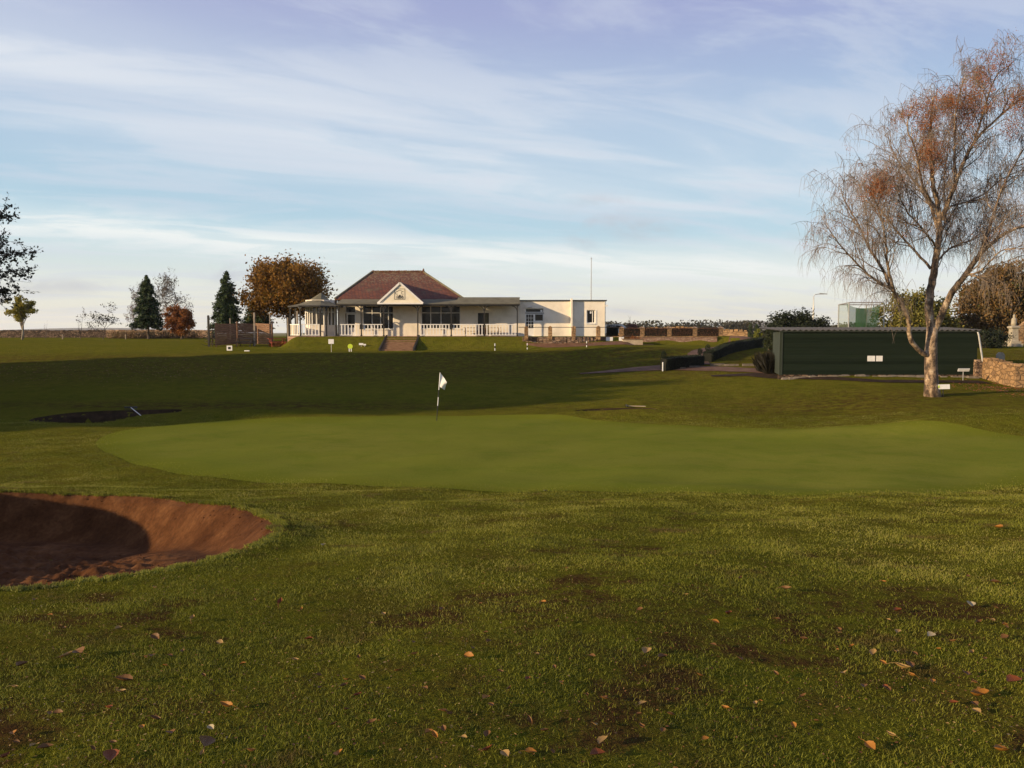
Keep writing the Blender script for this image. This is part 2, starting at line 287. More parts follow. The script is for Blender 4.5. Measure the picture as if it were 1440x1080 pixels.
def h0(x, y):
    x = np.asarray(x, float); y = np.asarray(y, float)
    cols = np.stack([herm(YK, z, y) for z in ZK]); i = np.clip(np.searchsorted(XK, x)-1, 0, len(XK)-2)
    xk = np.array(XK, float); t = np.clip((x-xk[i])/(xk[i+1]-xk[i]), 0, 1); t = t*t*(3-2*t)
    z = np.take_along_axis(cols, i[None], 0)[0]*(1-t)+np.take_along_axis(cols, (i+1)[None], 0)[0]*t
    # clubhouse terrace
    toe = 65.6+2.5*ss(9.6, 10.8, x)*(1-ss(18.2, 19.6, x)); m = ss(0, 1, (y-toe)/(68.8-toe))*ss(-20.5, -18.6, x)*(1-ss(19.5, 24, x))*(1-ss(88, 100, y))
    z = z*(1-m)+(-.5)*m
    z = z+.34*gau(x, y, -10.5, 30.6, 4.2, 1.1, .05)+.30*gau(x, y, 4.8, 31.0, 4.6, .9, -.12)+.45*gau(x, y, 16, 25.8, 5.5, 1.0, .02)+.10*gau(x,y,-18,27.6,4,1.2)
    z = z+.10*gau(x, y, -7, 14.6, 5, 1.0)+.12*gau(x, y, 3.5, 15.6, 3, 1.0, -.3)+.62*gau(x,y,-11.1,11.0,1.5,2.8,-.1)  # last bump: added mound, out of view, raised to shade the large bunker
    near = np.exp(-((y-6)/30)**2)
    z = z+(.035*np.sin(x*.9+y*.55+1)*np.sin(y*.8-x*.3)+.02*np.sin(x*2.1-y*1.3))*near+.05*np.sin(x*.35+1.7)*np.sin(y*.31+.5)*ss(32, 40, y)*(1-ss(56, 60, y))
    return z
def polydist(x, y, poly):
    """signed distance, positive inside"""
    P = np.array(poly); Q = np.roll(P, -1, 0); x = x.ravel(); y = y.ravel(); out = np.empty(len(x))
    for k in range(0, len(x), 20000):
        a = x[k:k+20000, None]; b = y[k:k+20000, None]; dx = Q[:,0]-P[:,0]; dy = Q[:,1]-P[:,1]
        t = np.clip(((a-P[:,0])*dx+(b-P[:,1])*dy)/(dx*dx+dy*dy), 0, 1); d = np.sqrt((a-P[:,0]-t*dx)**2+(b-P[:,1]-t*dy)**2).min(1)
        c = ((P[:,1] > b) != (Q[:,1] > b)) & (a < dx*(b-P[:,1])/(dy+1e-12)+P[:,0]); out[k:k+20000] = np.where(c.sum(1) % 2 == 1, d, -d)
    return out
def loop(pts, n=12, jit=0.0):
    P = np.array(pts, float); m = len(P); o = []
    for i in range(m):
        p0, p1, p2, p3 = P[i-1], P[i], P[(i+1) % m], P[(i+2) % m]
        for k in range(n):
            t = k/n; o.append(.5*((2*p1)+(-p0+p2)*t+(2*p0-5*p1+4*p2-p3)*t*t+(-p0+3*p1-3*p2+p3)*t**3))
    o = np.array(o)
    if jit: 
        a = np.arange(len(o)); o += jit*np.stack([np.sin(a*1.7)+np.sin(a*.61+1)+.8*rng.normal(size=len(o)), np.cos(a*1.3)+np.sin(a*.47)+.8*rng.normal(size=len(o))], 1)*.5
    return o
def G(px, py, d0=1.5, d1=130):
    r = ray(px, py); d = np.concatenate([np.linspace(d0, 20, 1500), np.linspace(20, d1, 2500)[1:]])
    k = d/r[1]; g = h0(r[0]*k, d); b = np.where(r[2]*k <= g)[0]
    if len(b) == 0: return np.array([r[0]*k[-1], d1, float(g[-1])])
    i = b[0]; return np.array([r[0]*k[i], d[i], float(g[i])])
BKPX = [G(0,693),G(90,697),G(160,699),G(230,703),G(300,711),G(350,721),G(380,734),G(386,747),G(368,763),G(335,777),G(285,792),G(235,803),G(170,814),G(100,822),G(0,832)]
BK1 = loop([tuple(q[:2]) for q in BKPX][::-1]+[(-9.8,13.7),(-10.7,12.2),(-10.6,10.0),(-9.4,8.0),(-7.4,6.3),(-5.4,5.6)][:0]+[(-9.9,13.6),(-10.8,12),(-10.5,10),(-9.3,8.0),(-7.3,6.4),(-5.2,5.65)], 14, .042)
BK2 = loop([(-18.6,30.4),(-17.6,29.2),(-15.6,28.9),(-14.8,30.0),(-14.3,31.6),(-14.0,33.1),(-14.4,33.6),(-16.6,33.3),(-18.2,32.2)], 10, .02)
BK3 = loop([(2.7,33.5),(4.2,33.1),(5.8,33.2),(6.2,33.7),(5.4,34.2),(3.8,34.2)], 8, .02)
BKS = [(BK1, .70, .7), (BK2, 1.35, .28), (BK3, .6, .3)]
SMOOTH = {}
def hdep(x, y):
    sh = np.shape(x); x = np.asarray(x, float); y = np.asarray(y, float); d = np.zeros(x.size); ins = np.zeros(x.size); xf = x.ravel(); yf = y.ravel()
    for poly, D, wid in BKS:
        lo = poly.min(0)-.5; hi = poly.max(0)+.5; k = np.where((xf > lo[0]) & (xf < hi[0]) & (yf > lo[1]) & (yf < hi[1]))[0]
        if len(k):
            s = polydist(xf[k], yf[k], poly); sS = polydist(xf[k], yf[k], SMOOTH.setdefault(id(poly), sum(np.roll(poly, k_, 0) for k_ in range(-7, 8))/15)); s0_ = s; s = np.where(s > 0, s*(1-ss(.0,.12,s))+np.maximum(sS, .02)*ss(.0,.12,s), s); D = D*(1-.45*ss(-6.0, -3.2, xf[k])) if poly is BK1 else D; d[k] += D*ss(-.02, wid, s)**.8*(s > 0); ins[k] = np.maximum(ins[k], s)
            if poly is BK1: d[k] -= .03*np.exp(-((s+.12)/.22)**2)*(s <= 0)+.03*np.exp(-(.12/.22)**2)*(s > 0)*np.exp(-s/.1)   # raised lip
    return d.reshape(sh), ins.reshape(sh)
def h(x, y):
    d, _ = hdep(x, y); return h0(x, y)-d
def H(x, y): return float(h(np.array([x]), np.array([y]))[0])
GREEN = loop([G(137,628)[:2], G(150,612)[:2], G(215,600)[:2], G(330,591)[:2], G(470,586)[:2], (-3.0,31.6), (1.5,31.0), (4.6,29.0), (8.0,27.3), (12,26.2), (15,24.5), (16.2,21.5), (14.8,18.6), G(1440,682)[:2], G(1300,694)[:2], G(1100,697)[:2], G(800,690)[:2], G(500,682)[:2], G(300,671)[:2], G(200,655)[:2]], 10)
# polar ground sheet
def ground():
    az = np.concatenate([np.radians(np.arange(-180, -40, 3.0)), np.radians(np.arange(-40, 40, .2)), np.radians(np.arange(40, 180, 3.0))])
    rr = [.0]; r = .4
    while r < 5200: rr.append(r); r *= 1.0085 if 1.8 < r < 95 else 1.06
    rr = np.array(rr); A, Rr = np.meshgrid(az, rr[1:]); x = Rr*np.sin(A); y = Rr*np.cos(A)
    z = h0(x, y); d, ins = hdep(x, y); z = z-d-.05*ss(0, .06, ins)
    gp = (np.abs(x) < 20) & (y > 12) & (y < 36); sg = np.full(x.shape, -9.0); sg[gp] = polydist(x[gp], y[gp], GREEN); z = z-.04*ss(-.0, .12, sg)-.012*np.exp(-((sg+.35)/.25)**2)
    m = MB(); na = len(az); nr = len(rr)-1
    V = np.stack([x, y, z], -1).reshape(-1, 3); i = (np.arange(nr-1)*na)[:, None]; j = np.arange(na)[None]; j2 = (j+1) % na
    Q = np.stack([i+j, i+j2, i+na+j2, i+na+j], -1).reshape(-1, 4)[:, ::-1]; m.add(V, Q)
    m.f.append(np.array([[k, (k+1) % na, na*nr] for k in range(na)])[:, ::-1]); m.v.append(np.array([[0, 0, -1.6]])); m.n += 1
    o = m.build('ground', M['ground'], smooth=True); tag(o, kind='structure')
    xx = np.append(x.ravel(), 0); yy = np.append(y.ravel(), 0)
    worn = .25+.6*gau(xx, yy, 1.6, 4.3, 2.6, 1.2)+.5*ss(40, 50, yy)*(1-ss(57, 62, yy))+.5*gau(xx, yy, -2.2, 3.3, 1.5, .5)  # worn patches, plus a band over the bank that paints its shade darker
    worn += .8*np.exp(-(np.abs(np.append(sg.ravel(), -9)+.3)/.2)**2)*0+.55*gau(xx, yy, 14, 33, 9, 4)+.8*gau(xx, yy, -13, 35, 12, 1.3)
    cb = np.sin(xx*1.3+2*np.sin(yy*.9))*np.sin(yy*1.9+1.7*np.sin(xx*1.1+2))+.5*np.sin(xx*5.3+yy*3.1)*np.sin(yy*6.1-xx*2.3); worn += .9*ss(.3, .9, cb)*(1-ss(7, 12, yy))*(yy > 0)
    dd = np.full(xx.shape, -9.0); k = (xx > -13) & (xx < 0) & (yy > 4) & (yy < 16); dd[k] = polydist(xx[k], yy[k], BK1); worn += 1.0*np.exp(-(dd/.25)**2)*(yy > 8.2)
    at = o.data.attributes.new('worn', 'FLOAT', 'POINT'); at.data.foreach_set('value', np.clip(worn, 0, 1).astype(np.float32))
    lit = ss(44, 50, yy)*(1-ss(56, 60, yy))*(1-ss(-24, -14, xx))*.9; at = o.data.attributes.new('litter', 'FLOAT', 'POINT'); at.data.foreach_set('value', np.clip(lit, 0, 1).astype(np.float32))
    return o
ground()
def sheet(name, poly, mat, kind='structure', lift=0.0, step=None, fz=None):
    P = np.array(poly); c = P.mean(0); fr = np.concatenate([1-np.array([0,.006,.015,.03,.05,.075,.1,.13,.16,.2,.24,.28,.33,.38,.44,.5,.57,.64,.72,.8,.88,.95])]); n = len(P); m = MB()
    pts = np.vstack([c+(P-c)*f for f in fr]); pts = np.vstack([pts, c[None]]); z = (fz or h)(pts[:,0], pts[:,1])+lift
    Fs = [(i*n+j, i*n+(j+1) % n, (i+1)*n+(j+1) % n, (i+1)*n+j) for i in range(len(fr)-1) for j in range(n)]+[((len(fr)-1)*n+j, (len(fr)-1)*n+(j+1) % n, len(pts)-1) for j in range(n)]
    if np.sum(P[:,0]*np.roll(P[:,1], -1)-np.roll(P[:,0], -1)*P[:,1]) < 0: Fs = [f[::-1] for f in Fs]
    m.add(np.column_stack([pts, z]), Fs); o = m.build(name, mat, smooth=True); tag(o, kind=kind); return o
go_ = sheet('putting_green', GREEN, M['green'], lift=.0)
vv = np.empty(len(go_.data.vertices)*3); go_.data.vertices.foreach_get('co', vv); vv = vv.reshape(-1, 3); sd_ = polydist(vv[:,0], vv[:,1], GREEN)
go_.data.attributes.new('edge', 'FLOAT', 'POINT').data.foreach_set('value', (1-ss(0, 1.5, sd_)).astype(np.float32))
def sandz(x, y):
    z = h(x, y); _, s = hdep(x, y); rough = ss(.7, 1.6, s)
    n = .035*np.sin(x*7+2*np.sin(y*3))*np.sin(y*8+np.sin(x*5))+.026*np.sin(x*17+y*9)*np.sin(y*15-x*4)+.012*np.sin(x*31-y*22)*np.sin(y*37+x*12)+.02*np.sin(x*3.1-y*2.2)
    return z+1.15*n*rough+.01*np.sin(x*5.1+y*3.7)*ss(0,.3,s)
for poly, D, w in BKS:
    P = poly; sm_mat = M['sand'] if poly is BK1 else M['soil']  # smaller bunkers take the near-black soil colour as painted shade
    # refine bunker sand: dense grid clipped by rings
    c = P.mean(0); n0 = len(P); fr = 1-np.concatenate([np.linspace(0, .3, 24), np.linspace(.32, .98, 46)]); PS = sum(np.roll(P, k_, 0) for k_ in range(-7, 8))/15; pts = np.vstack([c+((P*max(0, 1-(1-f)/.10)+PS*min(1, (1-f)/.10))-c)*f for f in fr]+[c[None]]); z = sandz(pts[:,0], pts[:,1])
    Fs = [(i*n0+j, i*n0+(j+1) % n0, (i+1)*n0+(j+1) % n0, (i+1)*n0+j) for i in range(len(fr)-1) for j in range(n0)]+[((len(fr)-1)*n0+j, (len(fr)-1)*n0+(j+1) % n0, len(pts)-1) for j in range(n0)]
    if np.sum(P[:,0]*np.roll(P[:,1], -1)-np.roll(P[:,0], -1)*P[:,1]) < 0: Fs = [f[::-1] for f in Fs]
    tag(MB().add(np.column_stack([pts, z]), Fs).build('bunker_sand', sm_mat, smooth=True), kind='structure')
def strip(name, pts, wid, mat, lift=.015, nseg=30, cross=6):
    P = np.array(pts, float); t = np.linspace(0, len(P)-1, nseg); Cx = np.interp(t, range(len(P)), P[:,0]); Cy = np.interp(t, range(len(P)), P[:,1])
    wv = np.interp(t, range(len(P)), wid) if hasattr(wid, '__len__') else np.full(nseg, wid); T = np.stack([np.gradient(Cx), np.gradient(Cy)], 1); T /= np.linalg.norm(T, axis=1)[:, None]; N = np.stack([-T[:,1], T[:,0]], 1)
    u = np.linspace(-.5, .5, cross); x = Cx[:,None]+N[:,0:1]*u*wv[:,None]; y = Cy[:,None]+N[:,1:2]*u*wv[:,None]; z = h(x, y)+lift+.02*(1-np.abs(u)*2)
    k = cross; Fs = [(i*k+j+1, i*k+j, (i+1)*k+j, (i+1)*k+j+1) for i in range(nseg-1) for j in range(k-1)]
    return tag(MB().add(np.stack([x, y, z], -1), Fs).build(name, mat, smooth=True), kind='structure')
# path: comes from the left below the bank, passes between the hedges and up the drive
pa = [G(815,526)[:2], G(880,521)[:2], G(945,517)[:2], G(1010,519)[:2], G(1060,521)[:2], G(1092,524)[:2]]
strip('path', pa, [.3,1.3,2.3,2.2,2.0,1.6], M['tarmac'], .03)
sp_ = G(988,513); strip('drive', [sp_[:2], (12.8,55), (15.5,60), (18.2,64), (20.5,69), (21.5,76)], [1.0,1.2,1.8,2.4,2.6,3.0], M['tarmac'], .035)
strip('soil_bed', [(1.2, 67.0), (3.0, 66.5), (6.0, 66.3), (9.4, 66.6), (12, 67.2)], [.3,.9,1.0,.9,.5], MAT('red brown soil bank', [(.10,.048,.024),(.16,.085,.045)], 2, .95, .4, 12), .03)
strip('soil_bed', [G(1000,529)[:2], G(1060,527)[:2], G(1100,531)[:2], G(1240,537)[:2], G(1385,538)[:2]], [.5,1.4,1.3,1.1,1.0], M['soil'], .03)
# ------------------------------------------------------------------ grass blades (short mown turf)
def blades(name, N, dmin, dmax, hgt, wid, power, mat):
    u = rng.random(N)
    if power == 'log': d = dmin*(dmax/dmin)**u
    else: d = np.sqrt(dmin**2+u*(dmax**2-dmin**2))
    x = (rng.random(N)-.5)*2*(d*.72+3.2); y = d-.6*(rng.random(N) < .1)
    k = np.ones(N, bool); s = polydist(x, y, BK1); k &= s < -.0; k &= ~((s > -.4) & (y > 8.4) & (rng.random(N) < .85*np.exp(-((s+.02)/.2)**2)))
    g = (y > 13); s2 = np.full(N, -9.); s2[g] = polydist(x[g], y[g], GREEN); k &= s2 < .9*rng.random(N)**2.5
    s3 = polydist(x, y, BK2); k &= s3 < 0
    cl = np.sin(x*3.1+y*1.7)+np.sin(y*4.3-x*2.2)+np.sin(x*7.7+1)*.7+np.sin(y*9.1+x*5)*.6
    cb = np.sin(x*1.3+2*np.sin(y*.9))*np.sin(y*1.9+1.7*np.sin(x*1.1+2))+.5*np.sin(x*5.3+y*3.1)*np.sin(y*6.1-x*2.3); bare = ss(.35, .95, cb+.35*gau(x, y, 1.2, 3.9, 2.6, 1.3))*(1-ss(7, 12, y))
    k &= rng.random(N) < (.62+.16*cl)*(1-.72*bare)
    x = x[k]; y = y[k]; d = d[k]; cl = cl[k]; n = len(x); z = h(x, y)-.003
    sc = np.clip(d/6, .8, 4.0)**.55; hh = hgt*(.4+1.25*rng.random(n)**1.6+.14*cl)*sc**.5; ww = wid*sc*(.7+.6*rng.random(n))
    a = rng.random(n)*2*math.pi; wx = np.cos(a)*ww/2; wy = np.sin(a)*ww/2; lean = rng.normal(size=(n, 2))*.55; tx = lean[:,0]*hh; ty = lean[:,1]*hh
    P = np.stack([x, y, z], 1); O = lambda ax, ay, az: P+np.stack([ax, ay, az], 1)
    V = np.stack([O(-wx, -wy, 0*z), O(wx, wy, 0*z), O(wx*.8+tx*.4, wy*.8+ty*.4, hh*.6), O(-wx*.8+tx*.4, -wy*.8+ty*.4, hh*.6), O(tx, ty, hh)], 1).reshape(-1, 3)
    b = np.arange(n)[:, None]*5; m = MB(); m.v.append(V); m.n = len(V); m.f = [b+np.array([[0,1,2,3]]), b+np.array([[3,2,4]])]
    return tag(m.build(name, mat), 'short mown grass growing across the foreground and round the green', 'grass', kind='stuff')
blades('grass', 1750000, 2.3, 30, .0165, .0030, 'log', M['blade'])
def lip(poly, n, mat):
    i = rng.random(n*2)*len(poly); i = i[rng.random(n*2) < .5+.5*np.sin(i*.55)*np.sin(i*.23+1)]; n = len(i); a = poly[i.astype(int)]; b = poly[(i.astype(int)+1) % len(poly)]; p = a+(b-a)*(i % 1)[:, None]; c = poly.mean(0); o = p-c; o /= np.linalg.norm(o, axis=1)[:, None]
    off = rng.random(n)*.16-.02; p = p+o*off[:, None]; z = h(p[:,0], p[:,1]); back = p[:,1] > c[1]-1
    hh = (.015+.025*rng.random(n))*np.where(back, 1.3, .7); a = rng.random(n)*6.28; w = .006
    dx = -o[:,0]*hh*.5+rng.normal(size=n)*.015; dy = -o[:,1]*hh*.5+rng.normal(size=n)*.015
    P = np.column_stack([p, z]); V = np.stack([P-np.column_stack([np.cos(a)*w, np.sin(a)*w, 0*a]), P+np.column_stack([np.cos(a)*w, np.sin(a)*w, 0*a]), P+np.column_stack([dx, dy, hh])], 1)
    tag(MB().add(V.reshape(-1, 3), np.arange(3*n).reshape(n, 3)).build('grass', mat), 'ragged grass fringe overhanging the rim of the large red bunker', 'grass', kind='stuff')
lip(BK1, 13000, M['blade'])
# clods on the bunker back lip and floor
def clods():
    m = MB()
    for k in range(420):
        i = rng.integers(len(BK1)); p = BK1[i].copy(); c = BK1.mean(0)
        if k < 200:
            if p[1] < 9: continue
            f = .86+.13*rng.random()
        else: f = .1+.62*rng.random()
        q = c+(p-c)*f; s = .010+.016*rng.random()**2; z = float(sandz(np.array([q[0]]), np.array([q[1]]))[0]); V = rng.normal(size=(6,3))*.15
        B = np.array([(1,0,0),(-1,0,0),(0,1,0),(0,-1,0),(0,0,.7),(0,0,-.7)])+V; m.add(B*s+np.array([q[0], q[1], z]), [(0,2,4),(2,1,4),(1,3,4),(3,0,4),(2,0,5),(1,2,5),(3,1,5),(0,3,5)])
    tag(m.build('sand_clods', M['sand']), 'loose clods of red sand lying in the large bunker', 'sand clods', kind='stuff')
clods()
# ------------------------------------------------------------------ fallen leaves
LM = {'orange': MAT('orange dead leaf', [(.20,.080,.010),(.27,.12,.016)], 30, .6), 'brown': MAT('brown dead leaf', [(.08,.038,.010),(.15,.070,.018)], 30, .6),
      'red': MAT('red dead leaf', [(.12,.030,.006),(.17,.050,.010)], 30, .6), 'tan': MAT('tan dead leaf', [(.20,.12,.035),(.28,.18,.06)], 30, .6), 'pale': MAT('pale dead leaf', [(.24,.20,.11),(.34,.28,.17)], 30, .6)}
def leafmesh(mat, curl, asp, stalk):
    m = MB(); n = 8; V = []; 
    for i in range(n+1):
        t = i/n; w = math.sin(math.pi*min(1, t*1.02))**.75*(1-.25*t)*.5/asp*(1+.12*(i % 2)); y = t-.5; zc = curl*(2*t-1)**2*.35
        for s_, u in ((-1,1),(-.5,.55),(0,0),(.5,.55),(1,1)): V.append((s_*w, y, zc+abs(s_)**1.5*w*(.5+curl)))
    Fs = [(i*5+j, i*5+j+1, (i+1)*5+j+1, (i+1)*5+j) for i in range(n) for j in range(4)]; m.add(V, Fs)
    if stalk: m.tube([(0,-.49,curl*.33),(.03,-.75,curl*.2+.03),(.09,-1.0,.02)], [.02,.016,.012], 4)
    o = m.build('fallen_leaf', mat); me = o.data; bpy.data.objects.remove(o); return me
LMESH = {k: [leafmesh(v, c, a, s) for c, a, s in ((.5,1.5,False),(.9,2.2,True),(.3,1.25,True))] for k, v in LM.items()}
LEAFS = [(153,1004,'red',.06),(319,1002,'orange',.09),(290,1053,'brown',.10),(297,1033,'pale',.05),(219,1020,'brown',.06),(240,1040,'brown',.06),(31,943,'brown',.09),(94,929,'tan',.08),(111,924,'brown',.10),
 (219,903,'brown',.08),(415,935,'tan',.05),(434,905,'red',.06),(477,1070,'orange',.07),(7,1074,'red',.06),(156,1074,'red',.09),(64,1060,'brown',.07),(271,876,'tan',.08),(309,909,'tan',.05),(174,964,'brown',.11),(394,852,'red',.09),
 (1224,1059,'orange',.065),(1408,1064,'orange',.09),(1376,987,'orange',.13),(1425,965,'red',.10),(1341,997,'red',.05),(1269,946,'tan',.09),(1279,942,'brown',.07),(1228,924,'tan',.07),(1197,916,'orange',.05),(1187,953,'tan',.06),
 (1241,939,'orange',.05),(1365,924,'tan',.06),(1309,899,'pale',.07),(1260,923,'tan',.05),(1024,869,'red',.09),(1006,881,'orange',.06),(1262,864,'red',.08),(1106,833,'brown',.09),(909,922,'tan',.08),(932,931,'brown',.08),
 (1020,1004,'orange',.05),(1401,824,'brown',.10),(1365,856,'pale',.10),(1376,881,'brown',.07),(1215,972,'brown',.05),(1245,974,'red',.05),(1129,987,'brown',.05),(904,997,'tan',.05),(660,930,'orange',.07),(612,1045,'orange',.06),
 (848,1052,'tan',.07),(690,1000,'brown',.05),(503,985,'red',.05),(840,1070,'red',.08),(455,770,'pale',.09),(783,880,'brown',.07),(767,692,'pale',.12),(1405,745,'orange',.15),(686,1065,'red',.06),(1395,878,'tan',.05),(1130,905,'brown',.06),(985,958,'brown',.05),(560,950,'brown',.05),(742,962,'red',.05)]
SPEC = {22: 'largest orange fallen leaf with a long stalk near the lower right corner', 21: 'broad orange leaf flat on the grass at the bottom right corner', 57: 'orange leaf lying by itself near the right edge below the green',
        34: 'bright red fallen leaf on the grass right of centre', 56: 'pale leaf lying by the front edge of the putting green', 2: 'long brown curled leaf at the bottom left', 20: 'small orange leaf at the bottom between the two right corner leaves and the centre'}
lr = random.Random(5)
for _ in range(120):
    py_ = 800+275*lr.random()**.75; LEAFS.append((1440*lr.random(), py_, lr.choice(['brown','brown','brown','tan','orange']), .028+.03*lr.random()))
for i, (px, py, k, s) in enumerate(LEAFS):
    p = G(px, py); o = bpy.data.objects.new('fallen_leaf', LMESH[k][i % 3] if i != 22 else LMESH[k][1]); COL.objects.link(o)
    o.location = (p[0], p[1], p[2]+.022); o.scale = (s*.82, s*.82, s*.6); o.rotation_euler = (rng.normal()*.15, rng.normal()*.2, rng.random()*6.28)
    tag(o, SPEC.get(i, {'red':'small red brown fallen leaf on the foreground grass','orange':'small orange fallen leaf on the foreground grass','brown':'curled brown fallen leaf on the foreground grass','tan':'small tan fallen leaf on the foreground grass','pale':'pale straw coloured fallen leaf on the mown grass'}[k]), 'fallen leaf', None if i in SPEC else k+' fallen leaves on the foreground grass')
def litter(N, fx, size, mat, lab):
    x, y = fx(N); m = MB(); P = np.column_stack([x, y, h(x, y)+.02]); m.cards(P, size*(.5+rng.random(len(x))), aspect=1.5, flat=.0); V = m.v[0].reshape(-1, 4, 3); c = V.mean(1, keepdims=True); V = c+(V-c)*np.array([1,1,.3]); m.v[0] = V.reshape(-1, 3)
    tag(m.build('leaf_litter', mat), lab, 'leaf litter', kind='stuff')
def fxa(N): d = 2.4*(14/2.4)**rng.random(N); x = (rng.random(N)-.5)*1.5*d; k = polydist(x, d, BK1) < -.1; return x[k], d[k]
litter(9000, fxa, .013, LEAF('small dead leaf bits', [(.04,.02,.01),(.14,.06,.02),(.26,.14,.05),(.34,.26,.12)]), 'scattered small dead leaf bits in the foreground grass')
def fxb(N): x = -20+rng.normal(size=N)*7-3; y = 50+rng.normal(size=N)*3; k = x < -9; return x[k], y[k]
litter(1100, fxb, .10, LEAF('bank leaf litter', [(.16,.08,.035),(.30,.18,.09)]), 'fallen leaves strewn over the shaded bank at the left')
def fxc(N): c = np.array([(23.2,37.3),(22.5,39.5)])[rng.integers(2, size=N)]; return c[:,0]+rng.normal(size=N)*1.1, np.minimum(c[:,1]+rng.normal(size=N)*.5, 41.0)*(1)-np.where(rng.random(N)<.5, 3.5, 0)
litter(700, fxc, .11, LEAF('russet leaf drift', [(.20,.06,.03),(.34,.13,.06)]), 'russet leaves drifted on the lawn beside the stone wall')
# ------------------------------------------------------------------ clubhouse
YF, YV = 71.5, 69.2; PX = lambda p, d=YF: X(p, d)
ch = thing('clubhouse', (PX(600), YF, -.5), 'white single storey clubhouse with red hipped roof, veranda and dated gable on the terrace', 'clubhouse')
FZ = -.5; WT = 2.75
def wall_open(m, x0, x1, z0, z1, y, th, opens):
    xs = sorted(set([x0, x1]+[v for o in opens for v in o[:2]])); 
    for a, b in zip(xs[:-1], xs[1:]):
        mid = (a+b)/2; o = [q for q in opens if q[0] <= mid <= q[1]]
        if not o: m.box((a, y, z0), (b, y+th, z1))
        else:
            q = o[0]
            if q[2] > z0+.01: m.box((a, y, z0), (b, y+th, q[2]))
            if q[3] < z1-.01: m.box((a, y, q[3]), (b, y+th, z1))
ops = [(PX(485.5), PX(500.5), FZ+.02, Z(430.5, YF)), (PX(510), PX(553.5), Z(463, YF), Z(430, YF)), (PX(592), PX(647.5), Z(462.5, YF), Z(430, YF)), (PX(672), PX(687.5), FZ+.02, Z(440, YF))]
m = MB(); wall_open(m, PX(475), PX(730), FZ-.3, WT, YF, .3, ops)
m.box((PX(475), YF+.3, FZ-.3), (PX(475)+.3, YF+10.5, WT)); m.box((PX(475)+.3, YF+10.2, FZ-.3), (PX(730), YF+10.5, WT)); m.build('wall', M['harl'], ch)
def glaze(x0, x1, z0, z1, y, cols, rows=(), name='window', fw=.07):
    m = MB(); m.box((x0, y-.03, z0), (x0+fw, y+.09, z1)); m.box((x1-fw, y-.03, z0), (x1, y+.09, z1)); m.box((x0+fw, y-.03, z1-fw), (x1-fw, y+.09, z1)); m.box((x0+fw, y-.03, z0), (x1-fw, y+.09, z0+fw))
    for c in cols: m.box((c-fw*.45, y-.02, z0+fw), (c+fw*.45, y+.08, z1-fw))
    for r in rows: m.box((x0+fw, y-.024, r-fw*.4), (x1-fw, y+.076, r+fw*.4))
    o = m.build(name, M['white'], ch); g = MB().box((x0+fw*.5, y+.045, z0+fw*.5), (x1-fw*.5, y+.055, z1-fw*.5)).build('pane', M['glass'], o); return o
YW = YF+.12
glaze(ops[1][0], ops[1][1], ops[1][2], ops[1][3], YW, [PX(p) for p in (512.5+10.5, 535, 546)][:3], [Z(440, YF)])
glaze(ops[2][0], ops[2][1], ops[2][2], ops[2][3], YW, [PX(p) for p in (605.5, 620, 634)], [Z(440, YF)])
MB().box((ops[1][0]-.08, YF-.07, ops[1][2]-.07), (ops[1][1]+.08, YF+.1, ops[1][2]-.004)).build('sill', M['harl'], ch)
MB().box((ops[2][0]-.08, YF-.07, ops[2][2]-.07), (ops[2][1]+.08, YF+.1, ops[2][2]-.004)).build('sill', M['harl'], ch)
# curtains just inside the right window
cm = MB()
for a, b in ((592.5, 598), (641, 647)):
    xs = np.linspace(PX(a), PX(b), 9)
    for i in range(8): cm.add([(xs[i], YF+.42+.04*(i % 2), -.35), (xs[i+1], YF+.42+.04*((i+1) % 2), -.35), (xs[i+1], YF+.42+.04*((i+1) % 2), 2.2), (xs[i], YF+.42+.04*(i % 2), 2.2)], [(0,1,2,3)])
M['glassclear'] = None
# door with glazed upper half, transom over
def door(x0, x1, z0, z1, y, kind):
    m = MB(); m.box((x0, y-.03, z0), (x0+.09, y+.09, z1)); m.box((x1-.09, y-.03, z0), (x1, y+.09, z1)); m.box((x0+.09, y-.03, z1-.09), (x1-.09, y+.09, z1)); m.box((x0+.09, y-.01, z0), (x1-.09, y+.07, z0+(.75 if kind == 'half' else .7)))
    zz = z0+(.75 if kind == 'half' else .7)
    if kind == 'grid':
        for k in (1, 2): xx = x0+.09+(x1-x0-.18)*k/3; m.box((xx-.02, y-.01, zz), (xx+.02, y+.07, z1-.09))
        for k in range(1, 4): z = zz+(z1-.09-zz)*k/4; m.box((x0+.09, y-.014, z-.02), (x1-.09, y+.066, z+.02))
    o = m.build('door', M['white'], ch); MB().box((x0+.05, y+.035, zz-.02), (x1-.05, y+.045, z1-.05)).build('pane', M['glass'], o)
    MB().tube([(x1-.13, y-.04, z0+1.0), (x1-.13, y-.07, z0+1.0), (x1-.24, y-.07, z0+1.0)], .015, 6).build('handle', M['metal'], o)
door(ops[0][0]+.1, ops[0][1]-.02, FZ+.02, Z(441, YF), YW, 'half')
glaze(ops[0][0], ops[0][1], Z(440.5, YF), ops[0][3], YW, [])
m = MB().box((ops[3][0], YF+.16, FZ), (ops[3][1], YF+.2, ops[3][3])); o = m.build('door', M['darkpaint'], ch)
MB().box((PX(680.5), YF+.12, FZ+.1), (PX(687), YF+.155, ops[3][3]-.05)).build('door_panel', M['lead'], o)
